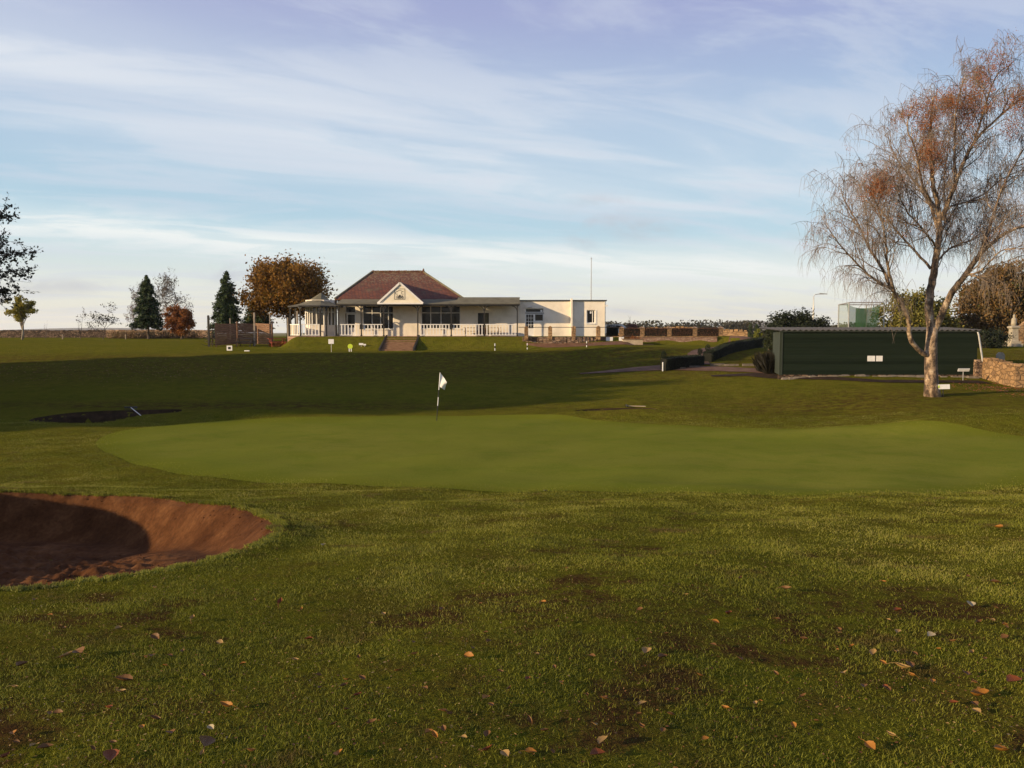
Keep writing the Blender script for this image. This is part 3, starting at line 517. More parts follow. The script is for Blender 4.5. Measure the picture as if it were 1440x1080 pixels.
# right block
RX0, RX1 = PX(730)+.003, PX(851.5); RT = Z(423.5, YF)
ops2 = [(PX(738.5), PX(764.5), FZ+.02, Z(433.5, YF)), (PX(825), PX(837), Z(454.5, YF), Z(436, YF))]
m = MB(); wall_open(m, RX0, RX1, FZ-.35, RT, YF-.012, .3, ops2); m.box((RX1-.3, YF+.288, FZ-.35), (RX1, YF+9, RT)); m.box((RX0, YF+8.7, FZ-.35), (RX1-.3, YF+9, RT)); m.build('wall', M['harl'], ch)
MB().box((RX0-.02, YF-.1, RT), (RX1+.1, YF+9.1, RT+.11)).build('flat_roof', M['darkpaint'], ch)
MB().box((PX(802), YF-.50, FZ-.3), (PX(804.5), YF-.015, RT+.22)).build('wall_fin', M['harl'], ch)
door(ops2[0][0], PX(751.5), FZ+.02, Z(441, YF), YW, 'grid')
glaze(ops2[0][0], ops2[0][1], Z(440, YF)+.02, ops2[0][3], YW, [])
glaze(PX(751.5)+.003, ops2[0][1], Z(452, YF), Z(441, YF), YW, [])
MB().box((PX(751.5)+.003, YF+.05, FZ), (ops2[0][1], YF+.25, Z(452, YF)-.003)).build('infill_panel', M['harl'], ch)
glaze(ops2[1][0], ops2[1][1], ops2[1][2], ops2[1][3], YW, [PX(833.5)])
m = MB(); fw = .12; x0, x1, z0, z1 = ops2[1]
m.box((x0-fw, YF-.04, z0-fw), (x0, YF-.014, z1)); m.box((x1, YF-.04, z0-fw), (x1+fw, YF-.014, z1)); m.box((x0, YF-.06, z0-fw), (x1, YF-.014, z0)); m.build('window_surround', M['white'], ch)
MB().box((PX(829.2), YF+.10, Z(441, YF)), (PX(831.8), YF+.108, Z(438, YF))).build('notice', M['sign'], ch)
MB().box((PX(760), YF+.06, Z(438.5, YF)), (PX(762.5), YF+.09, Z(435.5, YF))).build('notice', M['sign'], ch)
MB().box((PX(743), YF-.16, Z(432.6, YF)), (PX(748), YF-.014, Z(431.4, YF))).build('wall_light', M['metal'], ch)
m = MB(); m.tube([(RX1-.02, YF-.02, RT-.5), (RX1+.05, YF-.22, RT-.42)], .03, 6); m.box((RX1-.02, YF-.38, RT-.48), (RX1+.16, YF-.2, RT-.34)); m.build('security_light', M['sign'], ch)
MB().tube([(RX1-.06, YF-.06, RT-.02), (RX1-.06, YF-.06, FZ)], .035, 6).build('downpipe', M['metal'], ch)
# main hipped roof
ex0, ex1, ey0, ey1, ez = PX(472), PX(653), YF-.25, YF+11, 2.86; rx0, rx1 = X(524, 77), X(596, 77); ry = (ey0+ey1)/2; rz = Z(382.5, ry)
V = [(ex0,ey0,ez),(ex1,ey0,ez),(ex1,ey1,ez),(ex0,ey1,ez),(X(524,ry),ry,rz),(X(596,ry),ry,rz),(ex0,ey0,ez-.12),(ex1,ey0,ez-.12),(ex1,ey1,ez-.12),(ex0,ey1,ez-.12)]
rf = MB().add(V, [(0,1,5,4),(2,3,4,5),(3,0,4),(1,2,5),(6,9,8,7),(6,7,1,0),(7,8,2,1),(8,9,3,2),(9,6,0,3)]).build('roof', M['tile'], ch)
m = MB(); nrt = 22
for i in range(nrt):
    a = X(524, ry)+(X(596, ry)-X(524, ry))*i/nrt; b = X(524, ry)+(X(596, ry)-X(524, ry))*(i+.96)/nrt; j = .03*rng.random(); m.tube([(a, ry, rz+.0+j), (b, ry, rz+.03+j)], .13, 7)
m.build('ridge_tiles', M['tile'], rf)
V = np.array(V)
for a, b in ((0,4),(1,5)): MB().tube([V[a]+[0,0,.02], V[b]+[0,0,.03]], .09, 6).build('hip_tiles', M['lead'], rf)
m = MB(); e = V[5]; m.lathe((e[0], e[1], e[2]), [(.16,0),(.14,.1),(.07,.14),(.09,.22),(.02,.34)], 8); m.build('finial', M['tile'], rf)
# flat section right of the hipped roof
MB().box((ex1-.6, YF-.25, 2.92), (PX(730)+.06, YF+10.6, 3.0)).build('flat_roof', M['darkpaint'], ch)
MB().box((ex1-.6, YF+.3, WT+.01), (PX(730)-.02, YF+10.4, 2.915)).build('roof_upstand', M['lead'], ch)
# veranda lean-to roof
vx0, vx1 = X(474, YV), X(731, YV); ze = Z(428, YV-.15)
m = MB(); y0 = YV-.18; y1 = YF-.02
m.prism([(vx0,y0,ze),(vx0,y1,2.82),(vx0,y1,2.88),(vx0,y0,ze+.06)], (ex1-.55-vx0,0,0)); m.build('veranda_roof', M['lead'], ch)
m = MB(); m.prism([(ex1-.545,y0,ze),(ex1-.545,YF-.26,2.90),(ex1-.545,YF-.26,2.99),(ex1-.545,y0,ze+.06)], (vx1-ex1+.545,0,0)); m.build('veranda_roof', M['lead'], ch)
MB().box((vx0, y0-.035, ze-.09), (vx1, y0-.003, ze+.04)).build('fascia', M['darkpaint'], ch)
MB().box((vx0+.1, YV-.05, ze-.14), (vx1-.05, YV+.05, ze-.01)).build('veranda_beam', M['darkpaint'], ch)
MB().box((vx0-1.2, YV-.25, FZ-.25), (vx1, YF-.003, FZ+.015)).build('veranda_floor', M['brickstone'], ch)
def bracket(m, x, y, z, dx, dy):
    P = [(x+dx*.42*(1-math.cos(a)), y+dy*.42*(1-math.cos(a)), z-.42*(1-math.sin(a))) for a in np.linspace(0, math.pi/2, 6)]
    for i in range(5): m.beam(P[i], P[i+1], .05, .07)
    m.beam((x+dx*.03, y+dy*.03, z-.22), (x+dx*.2, y+dy*.2, z-.03), .04, .06)
for k, p in enumerate((459, 476, 508, 539.5, 587.5, 634.5, 681, 727.5)):
    x = X(p, YV); m = MB().box((x-.05, YV-.045, FZ+.0), (x+.05, YV+.055, ze-.14)); m.box((x-.08, YV-.08, FZ+.016), (x+.08, YV+.08, FZ+.12)); o = m.build('veranda_post', M['darkpaint'], ch); b = MB()
    if k > 0: bracket(b, x-.05, YV, ze-.14, -1, 0)
    if k < 7: bracket(b, x+.05, YV, ze-.14, 1, 0)
    b.build('bracket', M['darkpaint'], o)
for p in (508, 634.5): MB().box((X(p, YV)-.13, YV-.12, Z(463, YV)), (X(p, YV)+.13, YV-.05, Z(456, YV))).build('litter_bin', M['black'], ch)
def rail(pts, name='railing', zt=None, gap=.27, bw=.085):
    zt = zt if zt is not None else Z(456.3, YV); m = MB()
    for (xa, ya), (xb, yb) in zip(pts[:-1], pts[1:]):
        m.beam((xa, ya, zt), (xb, yb, zt), .08, .07); m.beam((xa, ya, FZ+.12), (xb, yb, FZ+.12), .06, .06); L_ = math.hypot(xb-xa, yb-ya); n = int(L_/gap)
        for i in range(n): t = (i+.5)/n; a = math.atan2(yb-ya, xb-xa); m.cbox((xa+(xb-xa)*t, ya+(yb-ya)*t, FZ+.12), bw, .03, zt-FZ-.15, a)
    return m.build(name, M['white'], ch)
rail([(X(478, YV), YV), (X(538, YV), YV)]); rail([(X(589.5, YV), YV), (X(633.5, YV), YV)]); rail([(X(636, YV), YV), (X(680, YV), YV)]); rail([(X(682.5, YV), YV), (X(726.5, YV), YV)])
# bay with its bell-cast roof
bc = np.array([X(452.5, YF+.4), YF+.4]); br = 1.42
def octo(c, r, a0=22.5): return [(c[0]+r*math.cos(R(a0+45*i)), c[1]+r*math.sin(R(a0+45*i))) for i in range(8)]
O8 = octo(bc, br); m = MB(); zs0, zs1 = Z(457, YF), Z(432.5, YF)
m.prism([(x, y, FZ-.2) for x, y in O8], (0,0,zs0-FZ+.2)); bay = m.build('bay', M['harl'], ch); MB().prism([(x, y, zs1) for x, y in O8], (0,0,WT-zs1)).build('bay_lintel', M['harl'], bay)
fr = MB(); gl = MB()
for i in range(3, 8):
    a = np.array(O8[i]); b = np.array(O8[(i+1) % 8]); c = bc
    for t in (0.0, .36, .66): p = a+(b-a)*t; p = c+(p-c)*.99; fr.cbox((p[0], p[1], zs0), .1, .1, zs1-zs0, R(45*(i-3)))
    zt_ = zs1-.42; fr.beam((*(c+(a-c)*.985), zt_), (*(c+(b-c)*.985), zt_), .05, .06)
    q = [(*(c+(a-c)*.93), zs0), (*(c+(b-c)*.93), zs0), (*(c+(b-c)*.93), zs1), (*(c+(a-c)*.93), zs1)]; gl.add(q, [(0,1,2,3)])
w_ = fr.build('bay_window', M['white'], bay); gl.build('pane', MAT('amber reflecting pane', [(.03,.028,.02),(.16,.12,.07)], 1.5, .08, spec=.6), w_)
cr = np.array([X(443.5, 70.6), 70.9]); E8 = octo(cr, 2.45); ap = (bc[0], bc[1], Z(411.5, YF+.4)); zb = Z(430, 69.5)
m = MB(); prof = [(0,0),(.15,.06),(.3,.14),(.45,.26),(.6,.42),(.73,.60),(.86,.80),(.98,.99)]; rings = []
for f, g in prof: rings += [(x+(ap[0]-x)*f, y+(ap[1]-y)*f, zb+(ap[2]-zb)*g) for x, y in E8]
n = len(prof); m.add(rings, [(i*8+j, i*8+(j+1) % 8, (i+1)*8+(j+1) % 8, (i+1)*8+j) for i in range(n-1) for j in range(8)]+[tuple((n-1)*8+j for j in range(8)), tuple(range(8))[::-1]])
m.build('bay_roof', M['lead'], ch)
m = MB()
for j in range(8): a, b = E8[j], E8[(j+1) % 8]; m.beam((a[0], a[1], zb-.06), (b[0], b[1], zb-.06), .05, .11)
m.build('fascia', M['darkpaint'], ch)
P8 = octo(cr, 2.28)
for j in (3, 4, 5, 6):
    x, y = P8[j]; m = MB().box((x-.055, y-.055, FZ-.4), (x+.055, y+.055, zb-.1)); o = m.build('veranda_post', M['darkpaint'], ch); b = MB(); bracket(b, x, y, zb-.1, .5, -.2); bracket(b, x, y, zb-.1, -.5 if j > 4 else 0, .2); b.build('bracket', M['darkpaint'], o)
rail([P8[3], P8[4]]); rail([P8[4], P8[5]]); rail([P8[5], P8[6]])
m = MB(); d8 = octo(cr, 2.5); m.prism([(x, y, FZ-.45) for x, y in d8], (0,0,.46)); m.build('bay_plinth', M['brickstone'], ch)
m = MB(); a, b = P8[3], P8[4]
for k in range(2): m.box((P8[4][0]+.02, P8[4][1]+.06+k*.9, FZ+.1), (P8[4][0]+.04, P8[4][1]+.86+k*.9, FZ+.95))
m.box((P8[4][0]+.08, P8[4][1]-.2, FZ+.12), (P8[4][0]+.75, P8[4][1]-.17, FZ+.95)); m.build('screen_panel', M['cream'], ch)
# entrance gable
gy = YV-.28; gx0, gx1, ga = X(531.5, gy), X(595, gy), X(563, gy); gz0, gz1 = Z(426.5, gy), Z(397.5, gy)
gb = MB().prism([(gx0+.15,gy,gz0),(gx1-.15,gy,gz0),(ga,gy,gz1-.1)], (0,.1,0)).build('gable', M['cream'], ch)
m = MB()
def gr(m, s, x0, zl, over, th, ylen, yfront):
    pass
ylen = (ry-gy)*(gz1-ez)/(rz-ez)+3.0
for xe in (gx0, gx1):
    V = [(xe, gy-.05, gz0-.02), (ga, gy-.05, gz1), (ga, gy-.05, gz1+.1), (xe, gy-.05, gz0+.1)]; m.prism(V if xe == gx0 else V[::-1], (0, ylen, 0))
m.build('gable_roof', M['tile'], ch)
m = MB()
for xe in (gx0, gx1): m.beam((xe, gy-.075, gz0+.0), (ga, gy-.075, gz1-.02), .04, .16)
m.beam((gx0-.02, gy-.12, gz0-.02), (gx1+.02, gy-.12, gz0-.02), .16, .12); m.build('bargeboard', M['white'], gb)
MB().lathe((ga, gy-.05, gz1+.02), [(.06,0),(.05,.12),(.02,.16),(.04,.24),(.01,.36)], 7).build('finial', M['tile'], gb)
# plaque with crest and date
pz0, pz1, px0, px1 = Z(421.3, gy), Z(406, gy), X(555, gy), X(570, gy)
m = MB(); t_ = .035; yq = gy-.014
m.box((px0, yq, pz0), (px1, gy-.003, pz0+t_)); m.box((px0, yq, pz1-t_), (px1, gy-.003, pz1)); m.box((px0, yq, pz0+t_), (px0+t_, gy-.003, pz1-t_)); m.box((px1-t_, yq, pz0+t_), (px1, gy-.003, pz1-t_)); 
cx = (px0+px1)/2; cz = pz1-.36
for s_ in (-1, 1):
    P = [(cx+s_*.26+.12*math.cos(a), yq+.01, cz+.12*math.sin(a)) for a in np.linspace(R(50), R(310), 9)]
    for i in range(8): m.beam(P[i], P[i+1], .02, .03)
P = [(cx+.22*math.cos(a), yq+.01, cz+.06+.16*math.sin(a)) for a in np.linspace(R(25), R(155), 7)]
for i in range(6): m.beam(P[i], P[i+1], .02, .028)
m.prism([(cx-.08, yq, cz-.17), (cx-.06, yq, cz-.27), (cx, yq, cz-.32), (cx+.06, yq, cz-.27), (cx+.08, yq, cz-.17)], (0,.025,0))
for s_ in (-1,1): m.box((cx+s_*.2-.05, yq, cz-.23), (cx+s_*.2+.05, gy-.004, cz-.205))
pq = m.build('plaque', M['darkpaint'], gb)
tc_ = bpy.data.curves.new('date', 'FONT'); tc_.body = '1895'; tc_.size = .34; tc_.extrude = .004; tc_.align_x = 'CENTER'; tc_.offset = .008
to = bpy.data.objects.new('date', tc_); COL.objects.link(to); dg = bpy.context.evaluated_depsgraph_get(); me = bpy.data.meshes.new_from_object(to.evaluated_get(dg)); bpy.data.objects.remove(to)
me.materials.clear(); me.materials.append(M['darkpaint']); to = bpy.data.objects.new('date_lettering', me); COL.objects.link(to); to.parent = pq
to.location = Vector((cx, yq, pz0+.08))-Vector(parent_org(pq)); to.rotation_euler = (math.pi/2, 0, 0)
# steps down the bank
st = thing('steps', (X(561, 67), 66.6, H(X(561,66),65)), 'wide flight of brown brick steps down the grass bank under the gable', 'steps')
sx0, sx1 = X(540, 67), X(584, 67); m = MB(); n = 8; zt, zb_, yt, yb_ = -.49, -1.66, 68.92, 65.2
for i in range(n):
    y0 = yb_+(yt-yb_)*i/n; z1 = zb_+(zt-zb_)*(i+1)/n; m.box((sx0, y0, zb_-.4), (sx1, yt if i == n-1 else y0+(yt-yb_)/n-.002, z1))
m.build('treads', M['timber'], st)
for sx in (sx0-.16, sx1+.01): m = MB().prism([(sx, yb_-.15, zb_-.3), (sx, yt, zb_-.3), (sx, yt, zt+.12), (sx, yb_-.15, zb_+.2)], (.15,0,0)); m.build('side_string', M['darkpaint'], st)
# picnic tables on the veranda
def picnic(x, y, z, rz, label, mat, group=None, s=1.0):
    t = thing('picnic_table', (x, y, z), label, 'picnic table', group); t.rotation_euler.z = rz; t.scale = (s,)*3
    b = lambda m, nm: m.build(nm, mat, t, org=(0,0,0))
    m = MB()
    for k in range(4): m.box((-.8, -.36+k*.185, .72), (.8, -.36+k*.185+.165, .76))
    b(m, 'table_top')
    for s_ in (-1, 1): b(MB().box((-.8, s_*.72-.13, .42), (.8, s_*.72+.13, .46)), 'bench')
    for sx in (-.6, .6):
        m = MB(); m.beam((sx, -.68, 0), (sx, -.25, .72), .05, .09); m.beam((sx, .68, 0), (sx, .25, .72), .05, .09); m.beam((sx+.052, -.8, .38), (sx+.052, .8, .38), .05, .08); b(m, 'leg')
picnic(PX(664, 70.4), 70.4, FZ+.015, .1, 'brown picnic table on the veranda in front of the blank wall', M['timber'], 'picnic tables along the veranda')
picnic(PX(692, 70.4), 70.4, FZ+.015, -.05, 'brown picnic table on the veranda below the dark doorway', M['timber'], 'picnic tables along the veranda')
p = (X(389, 73), 73, H(X(389,73),73)); picnic(*p, .5, 'red picnic table on the lawn at the foot of the bay', M['redwood'])
# flagpole
t = thing('flagpole', (X(831, 76), 76, -.5), 'thin bare flagpole rising behind the flat roofed block', 'flagpole'); MB().tube([(X(831,76),76,-.5),(X(831,76),76,Z(364,76))], [.06,.03], 6).build('pole', M['metal'], t); MB().lathe((X(831,76),76,Z(364,76)), [(.03,0),(.07,.05),(.05,.1),(.01,.12)], 8).build('finial', M['metal'], t)
# low stone wall with piers and wire rail in front of right block
yw = 67.6
t = thing('terrace_wall', (X(800, yw), yw, -1), 'low curved stone wall with short piers and a rail before the flat roofed block', 'wall')
m = MB(); N = 24; top = []
for i in range(N):
    u = i/(N-1); p = 738+u*(855-738); x = X(p, yw); y = yw-.6*math.sin(math.pi*u); zt = -.53; m.box((x-.2, y-.15, H(x, y)-.6), (x+.19, y+.15, zt-.002*(i%2)))
m.build('wall_face', M['rubble'], t)
for p in (740, 773.5, 806.5, 841): x = X(p, yw-.3); m = MB().box((x-.16, yw-.78, -.75), (x+.16, yw-.3, Z(460.5, yw))); m.prism([(x-.19, yw-.8, Z(460.5, yw)+.002), (x+.19, yw-.8, Z(460.5, yw)+.002), (x, yw-.8, Z(458, yw))], (0,.52,0)); m.build('pier', M['rubblewarm'], t)
MB().tube([(X(729, yw-.5), yw-.45, Z(460.3, yw)), (X(872, yw-.5), yw-.45, Z(460.3, yw))], .028, 5).build('rail', M['darkpaint'], t)
# retaining wall + piers + beech hedge panels on the right of the clubhouse
yr = 72.0
t = thing('retaining_wall', (X(940, yr), yr, -1.4), 'long low red brown retaining wall under the beech hedge panels', 'wall')
m = MB().box((X(853, 68.6), 68.4, -1.9), (X(1008, 68.6), 68.8, Z(474, 68.6))); m.build('wall_face', M['brickstone'], t); MB().box((X(853, 68.6)-.05, 68.35, Z(474,68.6)+.002), (X(1008, 68.6)+.05, 68.85, Z(474,68.6)+.08)).build('coping', M['rubblewarm'], t)
for p in (876, 905, 938, 975): pass
PIER = []
for i, p in enumerate((874, 903, 941, 977, 1013.5)):
    x = X(p, yr); q = thing('stone_pier', (x, yr, -.6), ['square stone pier nearest the clubhouse corner','square stone pier beside the wooden planter','square stone pier, middle of the five along the hedge','square stone pier, fourth from the clubhouse','square stone pier at the drive end of the hedge'][i], 'pier', 'stone piers between beech hedge panels')
    MB().box((x-.2, yr-.2, -.9), (x+.2, yr+.2, Z(461.5, yr))).build('shaft', M['rubblewarm'], q); MB().add([(x-.25,yr-.25,Z(461.5,yr)+.002),(x+.25,yr-.25,Z(461.5,yr)+.002),(x+.25,yr+.25,Z(461.5,yr)+.002),(x-.25,yr+.25,Z(461.5,yr)+.002),(x,yr,Z(458.5,yr))], [(3,2,1,0),(0,1,4),(1,2,4),(2,3,4),(3,0,4)]).build('cap', M['rubble'], q)
# ------------------------------------------------------------------ vegetation generators
def hedge(name, pts, wid, hts, leaf, label, cat='hedge', dens=260, ls=.07, knobs=()):
    P = np.array(pts, float); t = thing(name, (P[0][0], P[0][1], H(P[0][0], P[0][1])), label, cat); n = 24; u = np.linspace(0, len(P)-1, n); xs = np.interp(u, range(len(P)), P[:,0]); ys = np.interp(u, range(len(P)), P[:,1])
    hv = np.interp(u, range(len(P)), hts); g = h(xs, ys); T = np.stack([np.gradient(xs), np.gradient(ys)], 1); T /= np.linalg.norm(T, axis=1)[:, None]; N = np.stack([-T[:,1], T[:,0]], 1)
    core = MB(); V = []; w = wid/2*.86
    for i in range(n):
        for s_, zz in ((-1, -.15), (-1, hv[i]*.92), (1, hv[i]*.92), (1, -.15)): V.append((xs[i]+N[i,0]*w*s_, ys[i]+N[i,1]*w*s_, g[i]+zz))
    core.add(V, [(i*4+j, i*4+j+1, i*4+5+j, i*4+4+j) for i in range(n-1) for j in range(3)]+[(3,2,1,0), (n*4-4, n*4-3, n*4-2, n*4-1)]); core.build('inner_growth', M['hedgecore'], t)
    Ln = np.sum(np.hypot(np.diff(xs), np.diff(ys))); c = int(dens*Ln*(wid+2*np.mean(hv))); q = rng.random(c)*(n-1); i = q.astype(int); f = q-i; x = xs[i]*(1-f)+xs[i+1]*f; y = ys[i]*(1-f)+ys[i+1]*f; hh = hv[i]*(1-f)+hv[i+1]*f; gg = g[i]*(1-f)+g[i+1]*f
    side = rng.random(c)*(wid+2*np.mean(hv)); mh = np.mean(hv); off = np.where(side < mh, -wid/2, np.where(side < 2*mh, wid/2, side-2*mh-wid/2)); zz = np.where(side < 2*mh, rng.random(c)*hh, hh)+rng.normal(size=c)*.025; off = off+rng.normal(size=c)*.03
    m = MB().cards(np.column_stack([x+N[i,0]*off, y+N[i,1]*off, gg+zz]), ls*(.6+.8*rng.random(c)))
    for kx, ky, kz, kr in knobs: v = rng.normal(size=(420,3)); v /= np.linalg.norm(v, axis=1)[:,None]; m.cards(np.array([kx, ky, kz])+v*np.array([kr,kr,kr*1.4])*(.5+.5*rng.random((420,1))**.4), ls)
    m.build('foliage', leaf, t); return t
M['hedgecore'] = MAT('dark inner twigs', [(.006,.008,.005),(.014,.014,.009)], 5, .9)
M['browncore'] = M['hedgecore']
def clumps(center, rad, n_cl, per, spread, lobes=.18, shell=.55, bottom=None):
    v = rng.normal(size=(n_cl, 3)); v /= np.linalg.norm(v, axis=1)[:, None]; ph = rng.random(6)*6.28
    k = 1+lobes*(np.sin(v[:,0]*4+ph[0])*np.sin(v[:,2]*5+ph[1])+.6*np.sin(v[:,1]*6+ph[2]+v[:,2]*4)+.5*np.sin(v[:,0]*9+v[:,2]*8+ph[3]))
    r = (shell+(1-shell)*rng.random(n_cl))*k; c = np.array(center)+v*np.array(rad)*r[:, None]
    if bottom is not None: c[:, 2] = np.maximum(c[:, 2], bottom+rng.random(n_cl)*.4)
    P = np.repeat(c, per, 0)+rng.normal(size=(n_cl*per, 3))*spread; return c, P
def broad(name, px, pt, pb, half, d, leaf, label, cat='tree', n_cl=90, per=70, ls=.17, trunk=.14, bark='bark', zc=None, fill=1.0, group=None, x=None, ground=None, lobes=.18, y=None, skew=0.0, tw=1.0):
    xx = X(px, d) if x is None else x; g = H(xx, d) if ground is None else ground; zt = Z(pt, d); hw = half/F*d; zbm = Z(pb, d); c = (xx+skew, d, (zt+zbm)/2); rad = (hw, hw*.9, (zt-zbm)/2)
    t = thing(name, (xx, d, g), label, cat, group); cl, P = clumps(c, np.array(rad)*.92, int(n_cl*1.4), per, hw*.085, lobes, .35 if fill > .8 else .5)
    top = np.array([c[0], c[1], c[2]+.2*rad[2]]); m = MB(); base = np.array([xx, d, g-.1]); fork = base+(top-base)*.42; fork[0] += rng.normal()*.1
    m.tube([base, base+(fork-base)*.5+[.04,0,0], fork, (fork+top)/2, top], [trunk*1.25, trunk, trunk*.85, trunk*.55, trunk*.2], 8)
    for i in rng.choice(len(cl), min(len(cl), int(34*tw)), replace=False):
        s_ = base+(top-base)*(.3+.5*rng.random()); e = cl[i]; mid = (s_+e)/2+np.array([0,0,.12*np.linalg.norm(e-s_)]); m.tube([s_, mid, e], [trunk*.32, trunk*.18, trunk*.05], 5, False)
    m.build('trunk', M[bark], t, smooth=True); MB().cards(P, ls*(.6+.8*rng.random(len(P)))).build('crown', leaf, t); return t
def conifer(name, px, pt, pb, half, d, leaf, label, cat='conifer', layers=26, ls=.22, dens=1.0, x=None, group=None, droop=.25, rugged=.25, taper=.75):
    xx = X(px, d) if x is None else x; g = H(xx, d); zt = Z(pt, d); zb0 = Z(pb, d); hw = half/F*d; t = thing(name, (xx, d, g), label, cat, group); m = MB(); m.tube([(xx, d, g-.1), (xx+.05, d, (g+zt)/2), (xx, d, zt-.1)], [.16,.1,.02], 7); P = []
    for k in range(layers):
        f = k/(layers-1); z = zb0+(zt-zb0)*f; Rr = hw*(1-f)**taper*(1+.0*f)+.06; Rr *= min(1, .75+f*3)
        nb = max(4, int((9-5*f)))
        for b in range(nb):
            a = rng.random()*6.28; ln = Rr*(1-rugged*rng.random()); e = np.array([xx+math.cos(a)*ln, d+math.sin(a)*ln, z-droop*ln+rng.normal()*.08]); s_ = np.array([xx, d, z+.05]); m.tube([s_, (s_+e)/2+[0,0,.06*ln], e], [.03,.02,.006], 4, False)
            n = int((16+34*ln)*dens); u = rng.random(n)**.7; q = s_+(e-s_)*u[:, None]; q[:, :2] += rng.normal(size=(n, 2))*.13*(.4+ln*.35); q[:, 2] += rng.normal(size=n)*.09+np.sin(u*3.14)*.06*ln; P.append(q)
    m.build('trunk', M['bark'], t); P = np.vstack(P); MB().cards(P, ls*(.6+.8*rng.random(len(P))), aspect=2.6).build('crown', leaf, t); return t
def bare(name, px, pt, d, half, label, leafmat=None, nleaf=0, cat='tree', x=None, trunk=.07, depth=5, col='twig', stem='bark', clear=.25, ls=.12, group=None, up=.55, nch=3, thin=1.0):
    xx = X(px, d) if x is None else x; g = H(xx, d); Ht = Z(pt, d)-g; hw = half/F*d; t = thing(name, (xx, d, g), label, cat, group); tips = []; segs = {0: MB(), 1: MB()}
    def rec(p, dr, ln, r, lv):
        pts = [p]; q = p.copy(); dd = dr.copy()
        for k in range(3): dd = dd+rng.normal(size=3)*.13+[0,0,.04*up]; dd /= np.linalg.norm(dd); q = q+dd*ln/3; pts.append(q.copy())
        segs[0 if lv < 2 else 1].tube(pts, np.linspace(r, r*.6, 4), 6 if lv < 2 else 3, False); tips.append((pts[2], lv)); tips.append((pts[3], lv))
        if lv >= depth: return
        for c in range(nch if lv else nch+2):
            s_ = pts[1+rng.integers(3)] if c else pts[3]; sp = .55 if c else .2; nd = dd+rng.normal(size=3)*sp*np.array([1,1,.6])*(1.0 if lv else 1.2)*min(2.0, hw/Ht*2.6); nd[2] = abs(nd[2])*.8+up*.3; nd /= np.linalg.norm(nd); rec(s_, nd, ln*(.62+.2*rng.random()), max(.004, r*.55), lv+1)
    rec(np.array([xx, d, g-.05]), np.array([rng.normal()*.04, 0, 1.]), Ht*.36, trunk, 0)
    A = np.array([q for q, l in tips]); sc = Ht/(A[:,2].max()-g); sh = hw/max(.1, np.percentile(np.abs(A[:,0]-xx), 97))
    for mm in segs.values():
        for v in mm.v: v[:, 2] = g+(v[:, 2]-g)*sc; k_ = 1+(sh-1)*ss(.1, .5, (v[:, 2]-g)/Ht); v[:, 0] = xx+(v[:, 0]-xx)*k_; v[:, 1] = d+(v[:, 1]-d)*k_
    segs[0].build('trunk', M[stem], t, smooth=True); segs[1].build('twigs', M[col], t)
    if nleaf:
        A = np.array([q for q, l in tips if l >= 3]); i = rng.integers(len(A), size=nleaf); q = A[i]+rng.normal(size=(nleaf, 3))*.14; q[:, 2] = g+(q[:, 2]-g)*sc; k_ = 1+(sh-1)*ss(.1, .5, (q[:, 2]-g)/Ht); q[:, 0] = xx+(q[:, 0]-xx)*k_; q[:, 1] = d+(q[:, 1]-d)*k_; MB().cards(q, ls*(.6+.8*rng.random(nleaf))).build('leaves', leafmat, t)
    return t
# hedge panels between piers
XS = [X(p, yr) for p in (874, 903, 941, 977, 1013.5)]
for i in range(4):
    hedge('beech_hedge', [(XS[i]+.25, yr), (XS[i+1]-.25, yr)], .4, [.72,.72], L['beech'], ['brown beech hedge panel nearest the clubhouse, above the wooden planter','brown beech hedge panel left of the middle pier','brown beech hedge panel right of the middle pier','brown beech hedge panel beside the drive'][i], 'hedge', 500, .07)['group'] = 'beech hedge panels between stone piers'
# rear boundary wall with upright cope stones
def copewall(name, p0, p1, z0o, hgt, mat, label, cope=.28, th=.45, sp=.5, group=None):
    a = np.array(p0, float); b = np.array(p1, float); Ln = np.linalg.norm(b-a); n = max(2, int(Ln/2)); t = thing(name, (a[0], a[1], H(a[0], a[1])), label, 'wall', group); dr = (b-a)/Ln; nr = np.array([-dr[1], dr[0]]); m = MB(); V = []
    for i in range(n+1):
        q = a+(b-a)*i/n; g = H(q[0], q[1])
        for s_, zz in ((-1, -.4), (-1, hgt), (1, hgt), (1, -.4)): V.append((q[0]+nr[0]*th/2*s_, q[1]+nr[1]*th/2*s_, g+zz+rng.normal()*.01))
    m.add(V, [(i*4+j, i*4+j+1, i*4+5+j, i*4+4+j) for i in range(n) for j in range(3)]+[(3,2,1,0), (n*4, n*4+1, n*4+2, n*4+3)]); m.build('wall_face', mat, t); m = MB(); k = int(Ln/sp); ang = math.atan2(dr[1], dr[0])
    for i in range(k): q = a+(b-a)*(i+.5)/k; g = H(q[0], q[1]); m.cbox((q[0], q[1], g+hgt-.02), sp*(.55+.4*rng.random()), th*1.05, cope*(.6+.5*rng.random()), ang+rng.normal()*.06)
    m.build('cope_stones', mat, t); return t
copewall('boundary_wall', (X(868, 96), 96), (X(1052, 90), 90), 0, .95, M['rubblewarm'], 'sunlit stone boundary wall with upright cope stones beyond the beech hedge')
copewall('boundary_wall', (X(-90, 108), 108), (X(150, 110), 110), 0, .95, M['rubbledark'], 'dark stone boundary wall behind the young trees at the far left', .12)
copewall('boundary_wall', (X(150.3, 110), 110), (X(300, 104), 104), 0, .98, M['rubble'], 'lighter mossy stretch of stone boundary wall behind the pine and orange shrub', .12)
